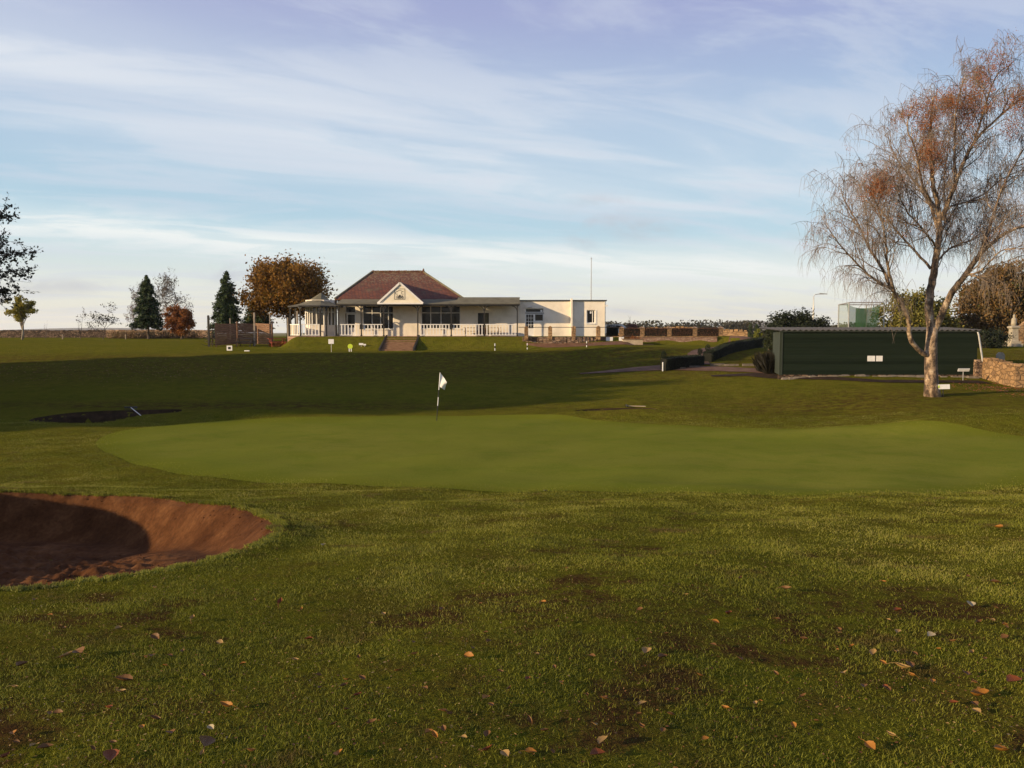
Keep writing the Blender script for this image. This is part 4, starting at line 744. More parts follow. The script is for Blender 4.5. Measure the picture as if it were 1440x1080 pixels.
# planter / brick bits by the first piers
t = thing('planter', (X(888, 67.8), 67.8, -1.2), 'sunlit wooden planter box at the base of the second stone pier', 'planter'); x = X(888, 67.8); gz = H(x, 67.2)
MB().box((x-.85, 66.9, gz-.3), (x+.85, 67.7, gz+.45)).build('box', M['paletimber'], t); MB().box((x-.9, 66.85, gz+.453), (x+.9, 67.75, gz+.52)).build('rim', M['timber'], t); MB().cards(np.array([x, 67.3, gz+.6])+rng.normal(size=(200,3))*[.4,.2,.06], .1).build('plants', L['orange'], t)
for i, (a, b, c, e) in enumerate(((852.5, 862, 474, 479.5), (871, 877.5, 474, 477.5))):
    MB_ = MB().box((X(a, 67.2), 67.2, Z(e, 67.2)-.2), (X(b, 67.2), 67.35, Z(c, 67.2))).build('white_panel', M['sign']); tag(MB_, ['larger white board leaning below the clubhouse corner','smaller white board at the foot of the first stone pier'][i], 'board')
hedge('shrub', [(X(853.5, 74), 74), (X(869, 74), 74)], .7, [1.0,.95], L['hedge'], 'dark clipped shrub beside the clubhouse corner', 'shrub', 300, .08)
o = thing('parked_van', (X(868, 82), 82, -.5), 'small pale vehicle half hidden behind the dark shrub', 'van'); x = X(867.5, 80); MB().prism([(x-1.0,80,-.25),(x+1.0,80,-.25),(x+1.0,80,.3),(x+.6,80,.62),(x-.95,80,.62)], (0,1.7,0)).build('body', M['sign'], o); MB().prism([(x+.0,79.98,.2),(x+.75,79.98,.2),(x+.5,79.98,.52),(x+.0,79.98,.52)], (0,.01,0)).build('window', M['glass'], o)
for sx in (-.6,.6): MB().tube([(x+sx,79.95,-.22),(x+sx,80.1,-.22)], .26, 12).build('wheel', M['black'], o)
bare('shrub', 889, 443, 76, 10, 'bare twiggy shrub above the beech hedge by the second pier', cat='shrub', trunk=.03, depth=4)
broad('shrub', 890, 455, 463, 10, 74.5, LEAF('dusty pink foliage', [(.20,.10,.08),(.32,.17,.13)]), 'dusty pink shrub between the first two stone piers', 'shrub', 20, 60, .09, .04)
# conical shrubs at the drive
conifer('shrub', 1055.5, 456, 474, 4, 80, L['conif'], 'narrow dark conical shrub left of the lime shrub at the drive top', 'shrub', 10, .1)
conifer('shrub', 1064.5, 457, 474, 4, 78, L['conif'], 'narrow dark conical shrub directly behind the lime shrub', 'shrub', 10, .1)
broad('shrub', 1066, 463, 480, 6.5, 68, L['lime'], 'lime green rounded shrub at the top of the drive', 'shrub', 24, 70, .09, .04)
broad('shrub', 1080, 464, 480, 13, 74, L['dark'], 'low olive shrub mass between the lime shrub and the tall conifer hedge', 'shrub', 30, 70, .12, .05)
# clipped hedges in the shade beside the path
k = G(934, 521); hedge('box_hedge', [G(933,521)[:2], G(958,518)[:2], G(986,513)[:2]], .55, [.78,.75,.62], L['hedge'], 'short dark clipped hedge with a knob at each end beside the path', 'hedge', 420, .06, [(*G(933,521)[:2], G(933,521)[2]+.95, .17), (*G(984,513)[:2], G(984,513)[2]+.85, .16)])
hedge('box_hedge', [G(995,509)[:2], (13.6,53.5), (15.6,57), (18.2,61), (20.0,63.5)], .6, [.62,.62,.7,.7,.75], L['hedge'], 'long dark clipped hedge climbing to the top of the drive', 'hedge', 420, .06, [(*G(995,509)[:2], G(995,509)[2]+.92, .18)])
m = MB(); t = thing('kerb_stones', tuple(G(1020,516)), 'row of pale stone kerb blocks at the foot of the dark hedge', 'kerb')
ks = [G(p, q) for p, q in ((955,519.5),(975,517.5),(1010,515),(1030,515),(1055,515),(1078,515.5))]
for i, q in enumerate(ks): MB().cbox((q[0], q[1]+.2, q[2]-.1), .85, .22, .22+.04*rng.random(), rng.normal()*.05).build('block', M['edging'], t)
def reeds(name, x0, x1, y0, y1, n, hh, label):
    t = thing(name, ((x0+x1)/2, (y0+y1)/2, H((x0+x1)/2, (y0+y1)/2)), label, 'plant'); x = x0+(x1-x0)*rng.random(n); y = y0+(y1-y0)*rng.random(n); z = h(x, y); ht = hh*(.5+.6*rng.random(n)); l = rng.normal(size=(n, 2))*.16*hh; w = .012
    P = np.column_stack([x, y, z]); V = np.stack([P-[w,0,0], P+[w,0,0], P+np.column_stack([l*.4, ht*.6])+[w,0,0], P+np.column_stack([l, ht])], 1); MB().add(V.reshape(-1,3), np.arange(4*n).reshape(n,4)).build('stems', L['reed'], t)
reeds('ornamental_grass', X(1072, 45.5), X(1090, 45.5), 44.4, 46.5, 1700, 1.15, 'tall dark ornamental grass against the left end of the green shed')
# conifer hedge mass behind the shed (left)
def mass(name, c, rad, leaf, label, n_cl, per, ls, cat='tree', bottom=None, lobes=.15, trunk=True):
    t = thing(name, (c[0], c[1], H(c[0], c[1])), label, cat); cl, P = clumps(c, rad, n_cl, per, ls*1.3, lobes, .6, bottom); core = MB(); g = H(c[0], c[1])
    for i in rng.choice(len(cl), min(len(cl), 40), replace=False): core.tube([(c[0]+.5*(cl[i][0]-c[0]), c[1], g-.05), (c[0]+.7*(cl[i][0]-c[0]), c[1], (g+cl[i][2])/2), cl[i]], [.07,.05,.015], 5, False)
    core.build('trunk', M['bark'], t); MB().cards(P, ls*(.6+.8*rng.random(len(P)))).build('crown', leaf, t); return t
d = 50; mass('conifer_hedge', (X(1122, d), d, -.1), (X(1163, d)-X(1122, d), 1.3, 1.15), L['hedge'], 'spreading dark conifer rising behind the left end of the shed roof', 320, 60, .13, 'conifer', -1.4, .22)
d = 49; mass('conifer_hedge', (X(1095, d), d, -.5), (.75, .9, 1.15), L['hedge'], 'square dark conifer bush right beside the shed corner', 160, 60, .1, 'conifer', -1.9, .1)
# ------------------------------------------------------------------ shed
SD = 42.0; SX0, SX1 = X(1099, SD), X(1376, SD); SZ0, SZ1 = Z(527, SD), Z(467, SD)
sh = thing('shed', (X(1240, SD), SD, Z(529, SD)), 'long dark green weatherboarded shed with a grey corrugated roof', 'shed')
MB().box((SX0, SD, SZ0), (SX1, SD+.12, SZ1)).build('front_wall', M['shed'], sh)
m = MB(); m.box((SX0-.48, SD+.9, SZ0-.1), (SX0-.0, SD+.98, SZ1-.02)); m.box((SX0-.48, SD+.12, SZ0-.1), (SX0-.42, SD+.9, SZ1-.02)) if False else None
m = MB().prism([(SX0-.003, SD+.0, SZ0), (SX0-.003, SD+.0, SZ1), (SX0+.78, SD+3.4, SZ1), (SX0+.78, SD+3.4, SZ0)], (-.06, 0, 0)); m.build('end_wall', M['sheddark'], sh)
MB().box((SX0+.72, SD+3.41, SZ0), (SX1+.05, SD+3.5, SZ1)).build('rear_wall', M['sheddark'], sh); MB().box((SX1-.06, SD+.121, SZ0), (SX1, SD+3.4, SZ1)).build('end_wall', M['sheddark'], sh)
m = MB()
for i in range(16): z = SZ0+.02+i*(SZ1-SZ0-.1)/16; m.prism([(SX0+.02, SD-.002, z), (SX0+.02, SD-.032, z), (SX0+.02, SD-.012, z+.14), (SX0+.02, SD-.002, z+.14)], (SX1-SX0-.04, 0, 0))
m.build('weatherboards', M['shed'], sh)
MB().box((SX0-.1, SD-.09, SZ1+.003), (SX1+.12, SD-.04, SZ1+.06)).build('gutter', M['sheddark'], sh)
# corrugated roof
n = 260; x = np.linspace(SX0-.12, SX1+.12, n); zc = .03*np.sin((x-SX0)/.15*6.283/2); V = []
for yy, zz in ((SD-.12, SZ1+.11), (SD+3.6, SZ1+.26)): V += [(x[i], yy, zz+zc[i]) for i in range(n)]
V2 = [(a, b, c-.03) for a, b, c in V]; m = MB().add(V+V2, [(i, i+1, n+i+1, n+i) for i in range(n-1)]+[(2*n+i, 3*n+i, 3*n+i+1, 2*n+i+1) for i in range(n-1)]+[(i+1, i, 2*n+i, 2*n+i+1) for i in range(n-1)]); m.build('roof', M['sheet'], sh)
MB().box((SX0-.003, SD-.05, SZ0), (SX0+.09, SD-.034, SZ1)).build('corner_board', M['sheddark'], sh)
m = MB(); xx = X(1375, SD); m.tube([(xx-.03, SD-.1, SZ1-.0), (xx+.0, SD-.14, SZ1-.15), (xx+.28, SD-.3, SZ0+.15), (xx+.42, SD-.36, SZ0-.08)], .045, 8); m.build('downpipe', M['metal'], sh)
for i, (a, b) in enumerate(((1221, 1231.7), (1233.3, 1242.3))): q = MB().box((X(a, SD), SD-.05, Z(508, SD)), (X(b, SD), SD-.034, Z(500.3, SD))).build('notice', M['sign'], sh)
m = MB(); 
for i in range(60):
    x_ = SX0+(SX1-SX0)*rng.random(); s_ = .1+.18*rng.random(); y_ = SD-.25-.3*rng.random(); g_ = H(x_, y_); V = np.array([(-1,-.6,0),(1,-.6,0),(1,.6,0),(-1,.6,0),(-.8,-.4,.6),(.8,-.45,.6),(.8,.4,.6),(-.75,.4,.6)])*(1+rng.normal(size=(8,3))*.12)*s_*[1,1,.7]+[x_, y_, g_-.03]; m.add(V, [(0,3,2,1),(4,5,6,7),(0,1,5,4),(1,2,6,5),(2,3,7,6),(3,0,4,7)])
tag(m.build('edging_stones', M['edging']), 'loose pale edging stones along the foot of the green shed', 'stones', kind='stuff')
MB().box((SX0-.1, SD-.02, SZ0-.35), (SX1+.02, SD+.1, SZ0-.003)).build('footing', M['rubbledark'], sh)
# posts and signs
def stake(px, pb, hh, w, label, mat='sign', dark=False, cat='post', group=None, name='marker_post', p=None):
    q = G(px, pb) if p is None else p; t = thing(name, tuple(q), label, cat, group); MB().lathe((q[0], q[1], q[2]-.05), [(w/2, 0), (w/2, hh+.05), (w*.3, hh+.08)], 8).build('shaft', M[mat], t)
    if dark: MB().lathe((q[0], q[1], q[2]+hh*.34), [(w/2+.004, 0), (w/2+.004, hh*.34)], 8).build('band', M['black'], t)
    return t
stake(1100, 528.5, .72, .10, 'white post standing at the left corner of the green shed'); stake(932, 522, .52, .08, 'white post in front of the short dark hedge')
stake(696, 493, .55, .07, 'banded marker post on the bank below the veranda', dark=True, group='small marker posts along the bank'); stake(741.5, 491.5, .5, .07, 'banded marker post below the end of the veranda', dark=True, group='small marker posts along the bank'); stake(825, 488, .45, .07, 'banded marker post below the flat roofed block window', dark=True, group='small marker posts along the bank')
def board_sign(px, pb, pt, w, hh, label, mat='sign', tilt=0.0, cat='sign', post='metal', name='sign', ry=0.0):
    q = G(px, pb); d_ = q[1]; zt = Z(pt, d_); t = thing(name, tuple(q), label, cat); MB().tube([(q[0], d_, q[2]-.05), (q[0], d_, zt-hh*.4)], .02, 6).build('pole', M[post], t)
    b = MB().box((-w/2, -.015, -hh/2), (w/2, .015, hh/2)).build('board', M[mat], t, org=(0,0,0)); b.location = (0, -.04, zt-hh/2-q[2]); b.rotation_euler = (tilt, ry, 0); return t, b
board_sign(466, 495, 477, .42, .36, 'white rectangular sign on a pole before the bay end of the veranda')
t, b = board_sign(319+4, 493.5, 486, .44, .40, 'white square sign with a dark centre low on the lawn at left'); MB().box((-.11,-.022,-.10),(.11,-.0155,.10)).build('symbol', M['black'], b, org=(0,0,0))
board_sign(508, 488, 482.5, .36, .16, 'small white notice, left of a pair on the bank beside the steps'); board_sign(513, 488, 483.7, .22, .12, 'small white notice, right of a pair on the bank beside the steps')
q = G(492.5, 494.5); t = thing('yellow_marker', tuple(q), 'yellow green disc on two white legs below the veranda', 'marker'); zc_ = q[2]+.42; MB().tube([(q[0], q[1], zc_), (q[0], q[1]+.03, zc_)], .2, 16).build('disc', M['hiviz'], t)
for s_ in (-1, 1): MB().box((q[0]+s_*.08-.035, q[1]+.0, q[2]-.05), (q[0]+s_*.08+.035, q[1]+.02, q[2]+.25)).build('leg', M['sign'], t)
q = G(347, 494); tag(MB().box((q[0]-.2, q[1], q[2]), (q[0]+.2, q[1]+.12, q[2]+.08)).build('tee_marker', M['sign']), 'small flat white marker on the lawn edge at left', 'marker')
t, b = board_sign(1317, 556, 539.3, .50, .20, 'white sign board on a short post against the birch trunk', tilt=-.1, post='black', ry=-.02); MB().box((-.24,-.022,-.05),(-.18,-.0155,.06)).build('symbol', M['hiviz'], b, org=(0,0,0)); t.location.y -= .5; t.location.z += .0
board_sign(1354, 536, 518, .58, .16, 'grey white tilted sign board on a post right of the birch', tilt=.5, mat='sign')
# flagstick
q = G(614, 591.5); t = thing('flagstick', tuple(q), 'black and white banded flagstick with a white flag on the putting green', 'flagstick'); top = W(619, 524, q[1]); top[1] = q[1]; dv = top-q
for i, (a, b_, mm) in enumerate(((0,.31,'black'),(.31,.49,'sign'),(.49,.64,'black'),(.64,1.0,'sign'))): MB().tube([q+dv*a-(np.array([0,0,.05]) if i == 0 else 0), q+dv*b_], .016, 8).build('pole_band', M[mm], t)
n = 9; V = []; fl0 = q+dv*.995; fl1 = q+dv*.72
for i in range(n):
    u = i/(n-1)
    for j in range(6):
        v = j/5; p = fl0*(1-v)+fl1*v; out = u*.26*(1-.25*v); droop = u*(.34-.12*v)*.9+.05*u*u; V.append(p+np.array([out+.0*math.sin(u*6), .09*math.sin(u*5+v*3)*u, -droop*(1-.35*v)]))
MB().add(V, [(i*6+j, (i+1)*6+j, (i+1)*6+j+1, i*6+j+1) for i in range(n-1) for j in range(5)]).build('flag', MAT('white flag cloth', [(.62,.62,.60),(.74,.74,.72)], 3, .8), t, smooth=True)
# rakes
q = G(198, 585); t = thing('bunker_rake', (q[0], q[1], q[2]), 'white handled bunker rake leaning on the lip of the far left bunker', 'rake'); e = W(184, 573, q[1]+1.2); MB().tube([q+[0,0,.02], e], .014, 6).build('handle', M['sign'], t)
m = MB().box((e[0]-.25, e[1]-.03, e[2]-.03), (e[0]+.25, e[1]+.03, e[2]+.03))
for k in range(8): m.cbox((e[0]-.22+k*.063, e[1], e[2]-.12), .012, .012, .1)
m.build('rake_head', M['black'], t)
q = G(893, 572.5); t = thing('bunker_rake', tuple(q), 'bunker rake lying flat on the grass behind the green', 'rake'); MB().tube([(q[0]-.35, q[1], q[2]+.05), (q[0]+.45, q[1]-.1, q[2]+.04)], .02, 6).build('handle', M['paletimber'], t); m = MB().box((q[0]-.38, q[1]-.25, q[2]+.03), (q[0]-.34, q[1]+.25, q[2]+.09)); m.build('rake_head', M['black'], t)
# ------------------------------------------------------------------ stone wall at right, monument, graves
a = (X(1437, 38)+.1, 38.0); b = (X(1387, 41.2)+.28, 41.4)
t = copewall('stone_wall', a, b, 0, 1.02, M['rubblewarm'], 'sunlit sandstone wall ending at the right edge of the lawn', .12, .5, .32)
copewall('stone_wall', (b[0]-.2, b[1]+.28), (b[0]-.15, 50), 0, .85, M['rubble'], 'lower stone wall running back beside the shed end', .1, .4, .3)
d = 65; x = X(1426, d); g = H(x, d); t = thing('monument', (x, d, g), 'grey stone monument with a veiled figure on a tall pedestal', 'monument')
MB().box((x-.52, d-.52, g-.2), (x+.52, d+.52, g+.22)).build('base', M['monument'], t); MB().box((x-.41, d-.41, g+.222), (x+.41, d+.41, g+.42)).build('base', M['monument'], t)
m = MB(); m.lathe((x, d, g+.422), [(.44,0),(.38,.06),(.34,.95),(.37,1.02),(.48,1.09),(.48,1.19),(.30,1.26)], 4, math.pi/4); m.build('pedestal', M['monument'], t)
m = MB(); m.lathe((x, d, g+1.68), [(.20,0),(.21,.25),(.20,.5),(.15,.62),(.08,.68),(.10,.78),(.08,.88),(.02,.95)], 12); m.build('figure', M['monument'], t, smooth=True)
q = G(1410, 503, 44, 80); xg = X(1410, 46); g = H(xg, 46); t = tag(MB().prism([(xg-.24,46,g-.1),(xg+.24,46,g-.1),(xg+.22,46,Z(499,46)),(xg+.1,46,Z(495.5,46)),(xg-.1,46,Z(495.5,46)),(xg-.22,46,Z(499,46))], (0,.14,0)).build('gravestone', M['monument']), 'small grey gravestone showing over the sandstone wall', 'gravestone')
d = 70; x = X(1442, d); tag(MB().prism([(x-.7,d,-1.4),(x+2,d,-1.4),(x+2,d,.9),(x+.2,d,.9),(x-.5,d,.35),(x-.7,d,.1)], (0,.4,0)).build('gravestone', M['rubblewarm']), 'large sunlit sandstone memorial at the right edge behind the monument', 'memorial')
mass('shrub', (X(1393, 62), 62, -.9), (1.3,1,1.0), L['hedge'], 'dark shrub at the foot of the bronze conifer', 60, 70, .13, 'shrub', -1.4)
# bronze conifers & golden conifer
d = 78; mass('autumn_tree', (X(1405, d), d, 2.3), (3.5, 3.2, 4.1), L['conifbrown'], 'large rounded bronze coloured tree right of the shed', 420, 75, .26, 'tree', -1.2, .2)
mass('autumn_tree', (X(1462, 76), 76, 1.6), (2.6, 2.4, 3.6), LEAF('dark green bronze foliage', [(.015,.025,.01),(.05,.055,.018),(.10,.07,.025)]), 'darker green tree at the right edge beside the bronze tree', 260, 75, .26, 'tree', -1.2, .2)
mass('golden_conifer', (X(1291, 75), 75, .7), (3.2, 2.4, 2.5), L['coniflight'], 'low golden green conifer behind the shed and birch', 300, 70, .24, 'conifer', -1.2, .25)
mass('shrub', (X(1350, 82), 82, .1), (1.4,1.2,1.3), LEAF('brown bush', [(.10,.07,.04),(.2,.14,.07)]), 'low brown bush between the golden and bronze trees', 60, 60, .2, 'shrub', -1.2)
# ------------------------------------------------------------------ net cage
d = 60; t = thing('practice_net', (X(1210, d), d, H(X(1210, d), d)), 'golf practice cage of green netting on a metal frame above the shed roof', 'practice net'); g = H(X(1210, d), d)
x0, x1, x2, x3 = X(1179, d+3), X(1243, d+3), X(1193.5, d), X(1242, d); zt = Z(425.5, d); zk = Z(428.5, d+3); m = MB()
for p, q_ in (((x0, d+3, g), (x0, d+3, zk)), ((x1, d+3, g), (x1, d+3, zk)), ((x2, d, g), (x2, d, zt)), ((x2, d, zt), (x3, d, zt)), ((x0, d+3, zk), (x1, d+3, zk)), ((x0, d+3, zk), (x2, d, zt)), ((x1, d+3, zk), (x3, d, zt)), ((X(1218, d+3), d+3, g), (X(1218, d+3), d+3, zk))): m.tube([p, q_], .045, 6)
m.build('frame', M['metal'], t)
def sagnet(p, q, zb, sag, mat, nm, n=10, inset=0):
    V = []
    for i in range(n): u = i/(n-1); b = np.array(p)*(1-u)+np.array(q)*u; V += [(b[0]+inset*(1-2*u), b[1], zb), (b[0], b[1], b[2]-sag*4*u*(1-u))]
    MB().add(V, [(2*i, 2*i+2, 2*i+3, 2*i+1) for i in range(n-1)]).build(nm, mat, t)
sagnet((x0, d+3, zk), (x2, d, zt), g, .1, M['net'], 'side_net'); sagnet((x3, d, zt), (x1+.1, d+3.2, zk), g, .1, M['net'], 'side_net')
sagnet((X(1190, d+1.5), d+1.5, zt-.05), (X(1238, d+1.5), d+1.5, zt-.05), g, .35, M['netdark'], 'back_net', 12, .6)
sagnet((X(1203, d+2), d+2, Z(433.5, d+2)), (X(1218, d+2), d+2, Z(433.5, d+2)), g, 0, M['netscreen'], 'target_screen', 3); sagnet((X(1218.5, d+2.1), d+2.1, Z(433, d+2)), (X(1236, d+2.1), d+2.1, Z(430, d+2)), g, .1, M['netdark'], 'back_net', 4)
# street lamp
d = 92; x = X(1143.5, d); g = H(x, d); t = thing('street_lamp', (x, d, g), 'slim grey street lamp with its arm to the right above the conifer hedge', 'street lamp'); zt = Z(413.5, d)
MB().tube([(x, d, g), (x, d, Z(430, d)), (x, d, Z(430, d)+.01), (x, d, zt-.3), (x+.12, d, zt-.08), (x+.5, d, zt)], [.09,.09,.055,.05,.045,.04], 8).build('pole', M['metal'], t)
MB().prism([(x+.5, d-.15, zt-.05), (x+1.5, d-.15, zt-.03), (x+1.52, d-.15, zt+.05), (x+.7, d-.15, zt+.12)], (0,.3,0)).build('lamp_head', M['metal'], t)
# ------------------------------------------------------------------ left group
def screenfence():
    t = thing('timber_screen', (X(340, 76), 76, -1.3), 'brown horizontal board windbreak fence between the conifer and the bay', 'fence')
    segs = [((X(302, 72), 72), (X(332, 75), 75), 456, 454.8), ((X(332.3, 75.2), 75.2), (X(357, 76), 76), 455, 455), ((X(358, 76), 76), (X(382, 75), 75), 455, 455.5)]
    for (x0, y0), (x1, y1), ta, tb in segs:
        ga, gb = H(x0, y0)+.12, H(x1, y1)+.12; za, zb_ = Z(ta-1.0, y0), Z(tb, y1); n = 11; m = MB()
        for i in range(n):
            f0, f1 = i/n, (i+.9)/n; y_off = .012*(i % 2)
            V = [(x0, y0+y_off, ga+(za-ga)*f0), (x1, y1+y_off, gb+(zb_-gb)*f0), (x1, y1+y_off, gb+(zb_-gb)*f1), (x0, y0+y_off, ga+(za-ga)*f1)]; m.prism(V, (0,.03,0))
        m.build('board_panel', M['timber'], t)
    for p, d_, tt in ((302.5, 72.1, 454), (332.2, 75.1, 452), (357.5, 76.1, 452), (382, 75.1, 452)): x_ = X(p, d_); MB().box((x_-.06, d_+.05, H(x_, d_)-.2), (x_+.06, d_+.17, Z(tt, d_))).build('fence_post', M['timber'], t)
screenfence()
for p, d_, pt, w_, lab, mt in ((293, 72, 444, .16, 'dark square post at the left end of the timber screen', 'darkpaint'), (357.5, 74.5, 440, .14, 'tall pale post in front of the middle of the timber screen', 'barkpale'), (323.5, 78, 448, .09, 'thin pale post behind the left panel of the timber screen', 'barkpale'), (379.5, 78, 442, .09, 'thin pale post behind the right end of the timber screen', 'barkpale'), (404.5, 79, 447, .12, 'pale post under the copper tree beside the bay', 'barkpale'), (418, 78, 438, .14, 'pale post seen through the bay veranda', 'barkpale')):
    x_ = X(p, d_); g_ = H(x_, d_); t = thing('timber_post', (x_, d_, g_), lab, 'post'); MB().cbox((x_, d_, g_-.1), w_, w_, Z(pt, d_)-g_+.1).build('shaft', M[mt], t); MB().add([(x_-w_*.55,d_-w_*.55,Z(pt,d_)+.002),(x_+w_*.55,d_-w_*.55,Z(pt,d_)+.002),(x_+w_*.55,d_+w_*.55,Z(pt,d_)+.002),(x_-w_*.55,d_+w_*.55,Z(pt,d_)+.002),(x_,d_,Z(pt,d_)+.06)], [(0,1,4),(1,2,4),(2,3,4),(3,0,4),(3,2,1,0)]).build('cap', M[mt], t)
picnic(X(344, 72.5), 72.5, H(X(344,72.5),72.5), .05, 'dark weathered picnic table in front of the timber screen', M['darkpaint'])
# monkey puzzle like sapling
def sapling(px, pt, pb, d_, label):
    q = G(px, pb); x_, d_ = q[0], q[1]; g_ = q[2]; zt = Z(pt, d_); t = thing('young_conifer', (x_, d_, g_), label, 'conifer'); m = MB().tube([(x_, d_, g_-.05), (x_+.02, d_, (g_+zt)/2), (x_, d_, zt)], [.06,.045,.015], 6); br_ = MB(); C_ = []
    for k in range(7):
        z_ = g_+(zt-g_)*(.15+.12*k); n = 5
        for j in range(n):
            a = j*6.283/n+k*.8+rng.normal()*.2; ln = .85*(1-.09*k)*(.75+.4*rng.random()); P = [np.array([x_+math.cos(a)*ln*u, d_+math.sin(a)*ln*u, z_-.3*ln*math.sin(u*2.4)+.12*u*u]) for u in np.linspace(0, 1, 5)]; br_.tube(P, [.03,.028,.025,.02,.01], 5); C_ += [P[1+i % 4]+rng.normal(size=3)*.04 for i in range(24)]
    m.build('trunk', M['bark'], t); b = br_.build('branches', M['bark'], t); MB().cards(np.array(C_), .10, aspect=3).build('needles', L['conif'], t)
sapling(298.5, 456, 487, 66, 'young dark conifer with bare whorled branches in front of the timber screen')
def weeping():
    q = G(328, 484); t = thing('weeping_shrub', tuple(q), 'low dark weeping conifer spreading over the lawn by the young conifer', 'shrub'); m = MB(); P = []
    for k in range(46):
        a = rng.random()*6.28; ln = .4+.9*rng.random(); dx = math.cos(a)*ln+.1; e = [q+np.array([dx*u, math.sin(a)*ln*.5*u, (.25+.5*(dx > .2))*math.sin(u*2.9)*(.6+.5*rng.random())+.06]) for u in np.linspace(0, 1, 5)]; m.tube(e, [.03,.02,.015,.01,.005], 4, False)
        for u in e[1:]: P.append(u+rng.normal(size=(26, 3))*[.12,.1,.05])
    m.build('branches', M['bark'], t); MB().cards(np.vstack(P), .1, aspect=2.5).build('foliage', L['hedge'], t)
weeping()
broad('copper_tree', 407, 363, 448, 63, 88, L['copper'], 'large copper orange tree standing behind the bay of the clubhouse', n_cl=330, per=95, ls=.27, trunk=.3, lobes=.13, tw=1.5)
conifer('pine_tree', 320, 384, 462, 28, 86, L['conif'], 'dark pointed conifer standing behind the timber screen', layers=34, ls=.26, dens=1.6, taper=.62, rugged=.5)
conifer('pine_tree', 362, 418, 462, 24, 92, L['conif'], 'lower dark conifer half hidden under the copper tree', layers=22, ls=.26, dens=1.5, taper=.5)
conifer('pine_tree', 208, 389, 458, 26, 98, L['conif'], 'dark conical pine standing in front of the mossy wall', layers=34, ls=.28, dens=1.6, taper=.6, rugged=.5)
bare('grey_tree', 222, 375, 118, 34, 'tall pale grey almost leafless tree behind the dark pine', L['grey'], 2600, trunk=.13, depth=6, ls=.2)
bare('grey_tree', 246, 406, 112, 26, 'lower grey leafless tree between the pine and orange shrub', L['grey'], 700, trunk=.1, depth=6, ls=.2)
bare('grey_tree', 182, 422, 106, 15, 'brown leafless bush tree left of the dark pine', LEAF('sparse brown leaves', [(.12,.06,.04),(.2,.12,.08)]), 500, trunk=.06, depth=6, ls=.15)
broad('orange_shrub', 254, 431, 472, 22, 97, L['orange'], 'rounded orange shrub right of the dark pine', 'shrub', 110, 80, .2, .1)
broad('yellow_tree', 30, 415, 453, 20, 95, L['yellow'], 'small yellow leaved tree with a pale leaning trunk at the far left', n_cl=46, per=70, ls=.2, trunk=.12, bark='barkpale', lobes=.34, fill=.9)
bare('sapling', 144, 425, 97, 18, 'young tree with a few dark leaves still hanging, before the dark wall', L['dark'], 420, trunk=.05, depth=5, ls=.2)
bare('sapling', 112, 431, 97, 8, 'slender bare young tree left of the sapling with dark leaves', L['grey'], 60, trunk=.045, depth=4, ls=.15, nch=2)
bare('sapling', 63, 449, 97, 5, 'smallest bare sapling beside the yellow tree', trunk=.04, depth=4, nch=2)
for p, pt, lab in ((87, 469, 'short pale stake between the two thin saplings'), (176, 467, 'short pale stake right of the sapling with dark leaves')): stake(p, 475, .55, .14, lab, 'paletimber', name='tree_stake', p=(X(p, 97), 97, H(X(p, 97), 97)))
# undergrowth by the wall
def under(N, x0, x1, y0, y1, hh, leaf, label):
    x = x0+(x1-x0)*rng.random(N); y = y0+(y1-y0)*rng.random(N); z = h(x, y)+hh*rng.random(N)**1.6; tag(MB().cards(np.column_stack([x, y, z]), .18).build('undergrowth', leaf), label, 'undergrowth', kind='stuff')
under(5000, X(165,104), X(285,104), 101, 103.5, .9, LEAF('brown undergrowth', [(.09,.05,.025),(.2,.12,.05),(.12,.12,.05)]), 'brown scrub along the mossy wall behind the pine')
under(1500, X(383,74), X(412,74), 73, 75, .4, LEAF('orange bedding', [(.25,.1,.03),(.4,.2,.06)]), 'orange bedding plants beside the red picnic table')
# overhanging tree at the left edge
def lefttree():
    x_, y_ = -30.05, 40.0; g_ = H(x_, y_); t = thing('broadleaf_tree', (x_, y_, g_), 'dark leafy tree whose branch tips hang in at the left edge', 'tree'); m = MB(); m.tube([(x_, y_, g_-.2), (x_+.1, y_, g_+3), (x_+.3, y_, g_+7), (x_, y_, g_+11)], [.3,.25,.16,.04], 9); tw = MB(); P = []
    for k in range(95):
        z0 = g_+3.3+6.6*rng.random(); a = rng.normal()*1.1-.0; f_ = (z0-g_-3.3)/6.6; ln = (2.2+2.9*rng.random())*(.42+.66*math.sin(3.14*min(1, f_*.8+.12)))
        s_ = np.array([x_+.1, y_, z0]); dr = np.array([math.cos(a), math.sin(a), .25]); Q = [s_+dr*ln*u+np.array([0,0,-.5*u*u]) for u in np.linspace(0, 1, 6)]; tw.tube(Q, [.05,.04,.03,.02,.012,.006], 5, False)
        for j in range(26):
            u = .35+.65*rng.random(); b = s_+dr*ln*u+np.array([0,0,-.5*u*u]); e = b+rng.normal(size=3)*[.45,.45,.28]; tw.tube([b, (b+e)/2, e], [.012,.009,.004], 3, False)
            n = rng.integers(7, 15); P.append(b+(e-b)*rng.random((n, 1))+rng.normal(size=(n, 3))*.07)
    m.build('trunk', M['bark'], t, smooth=True); tw.build('branches', M['bark'], t); P = np.vstack(P); MB().cards(P, .16*(.6+.8*rng.random(len(P))), aspect=1.7).build('leaves', L['dark'], t)
lefttree()
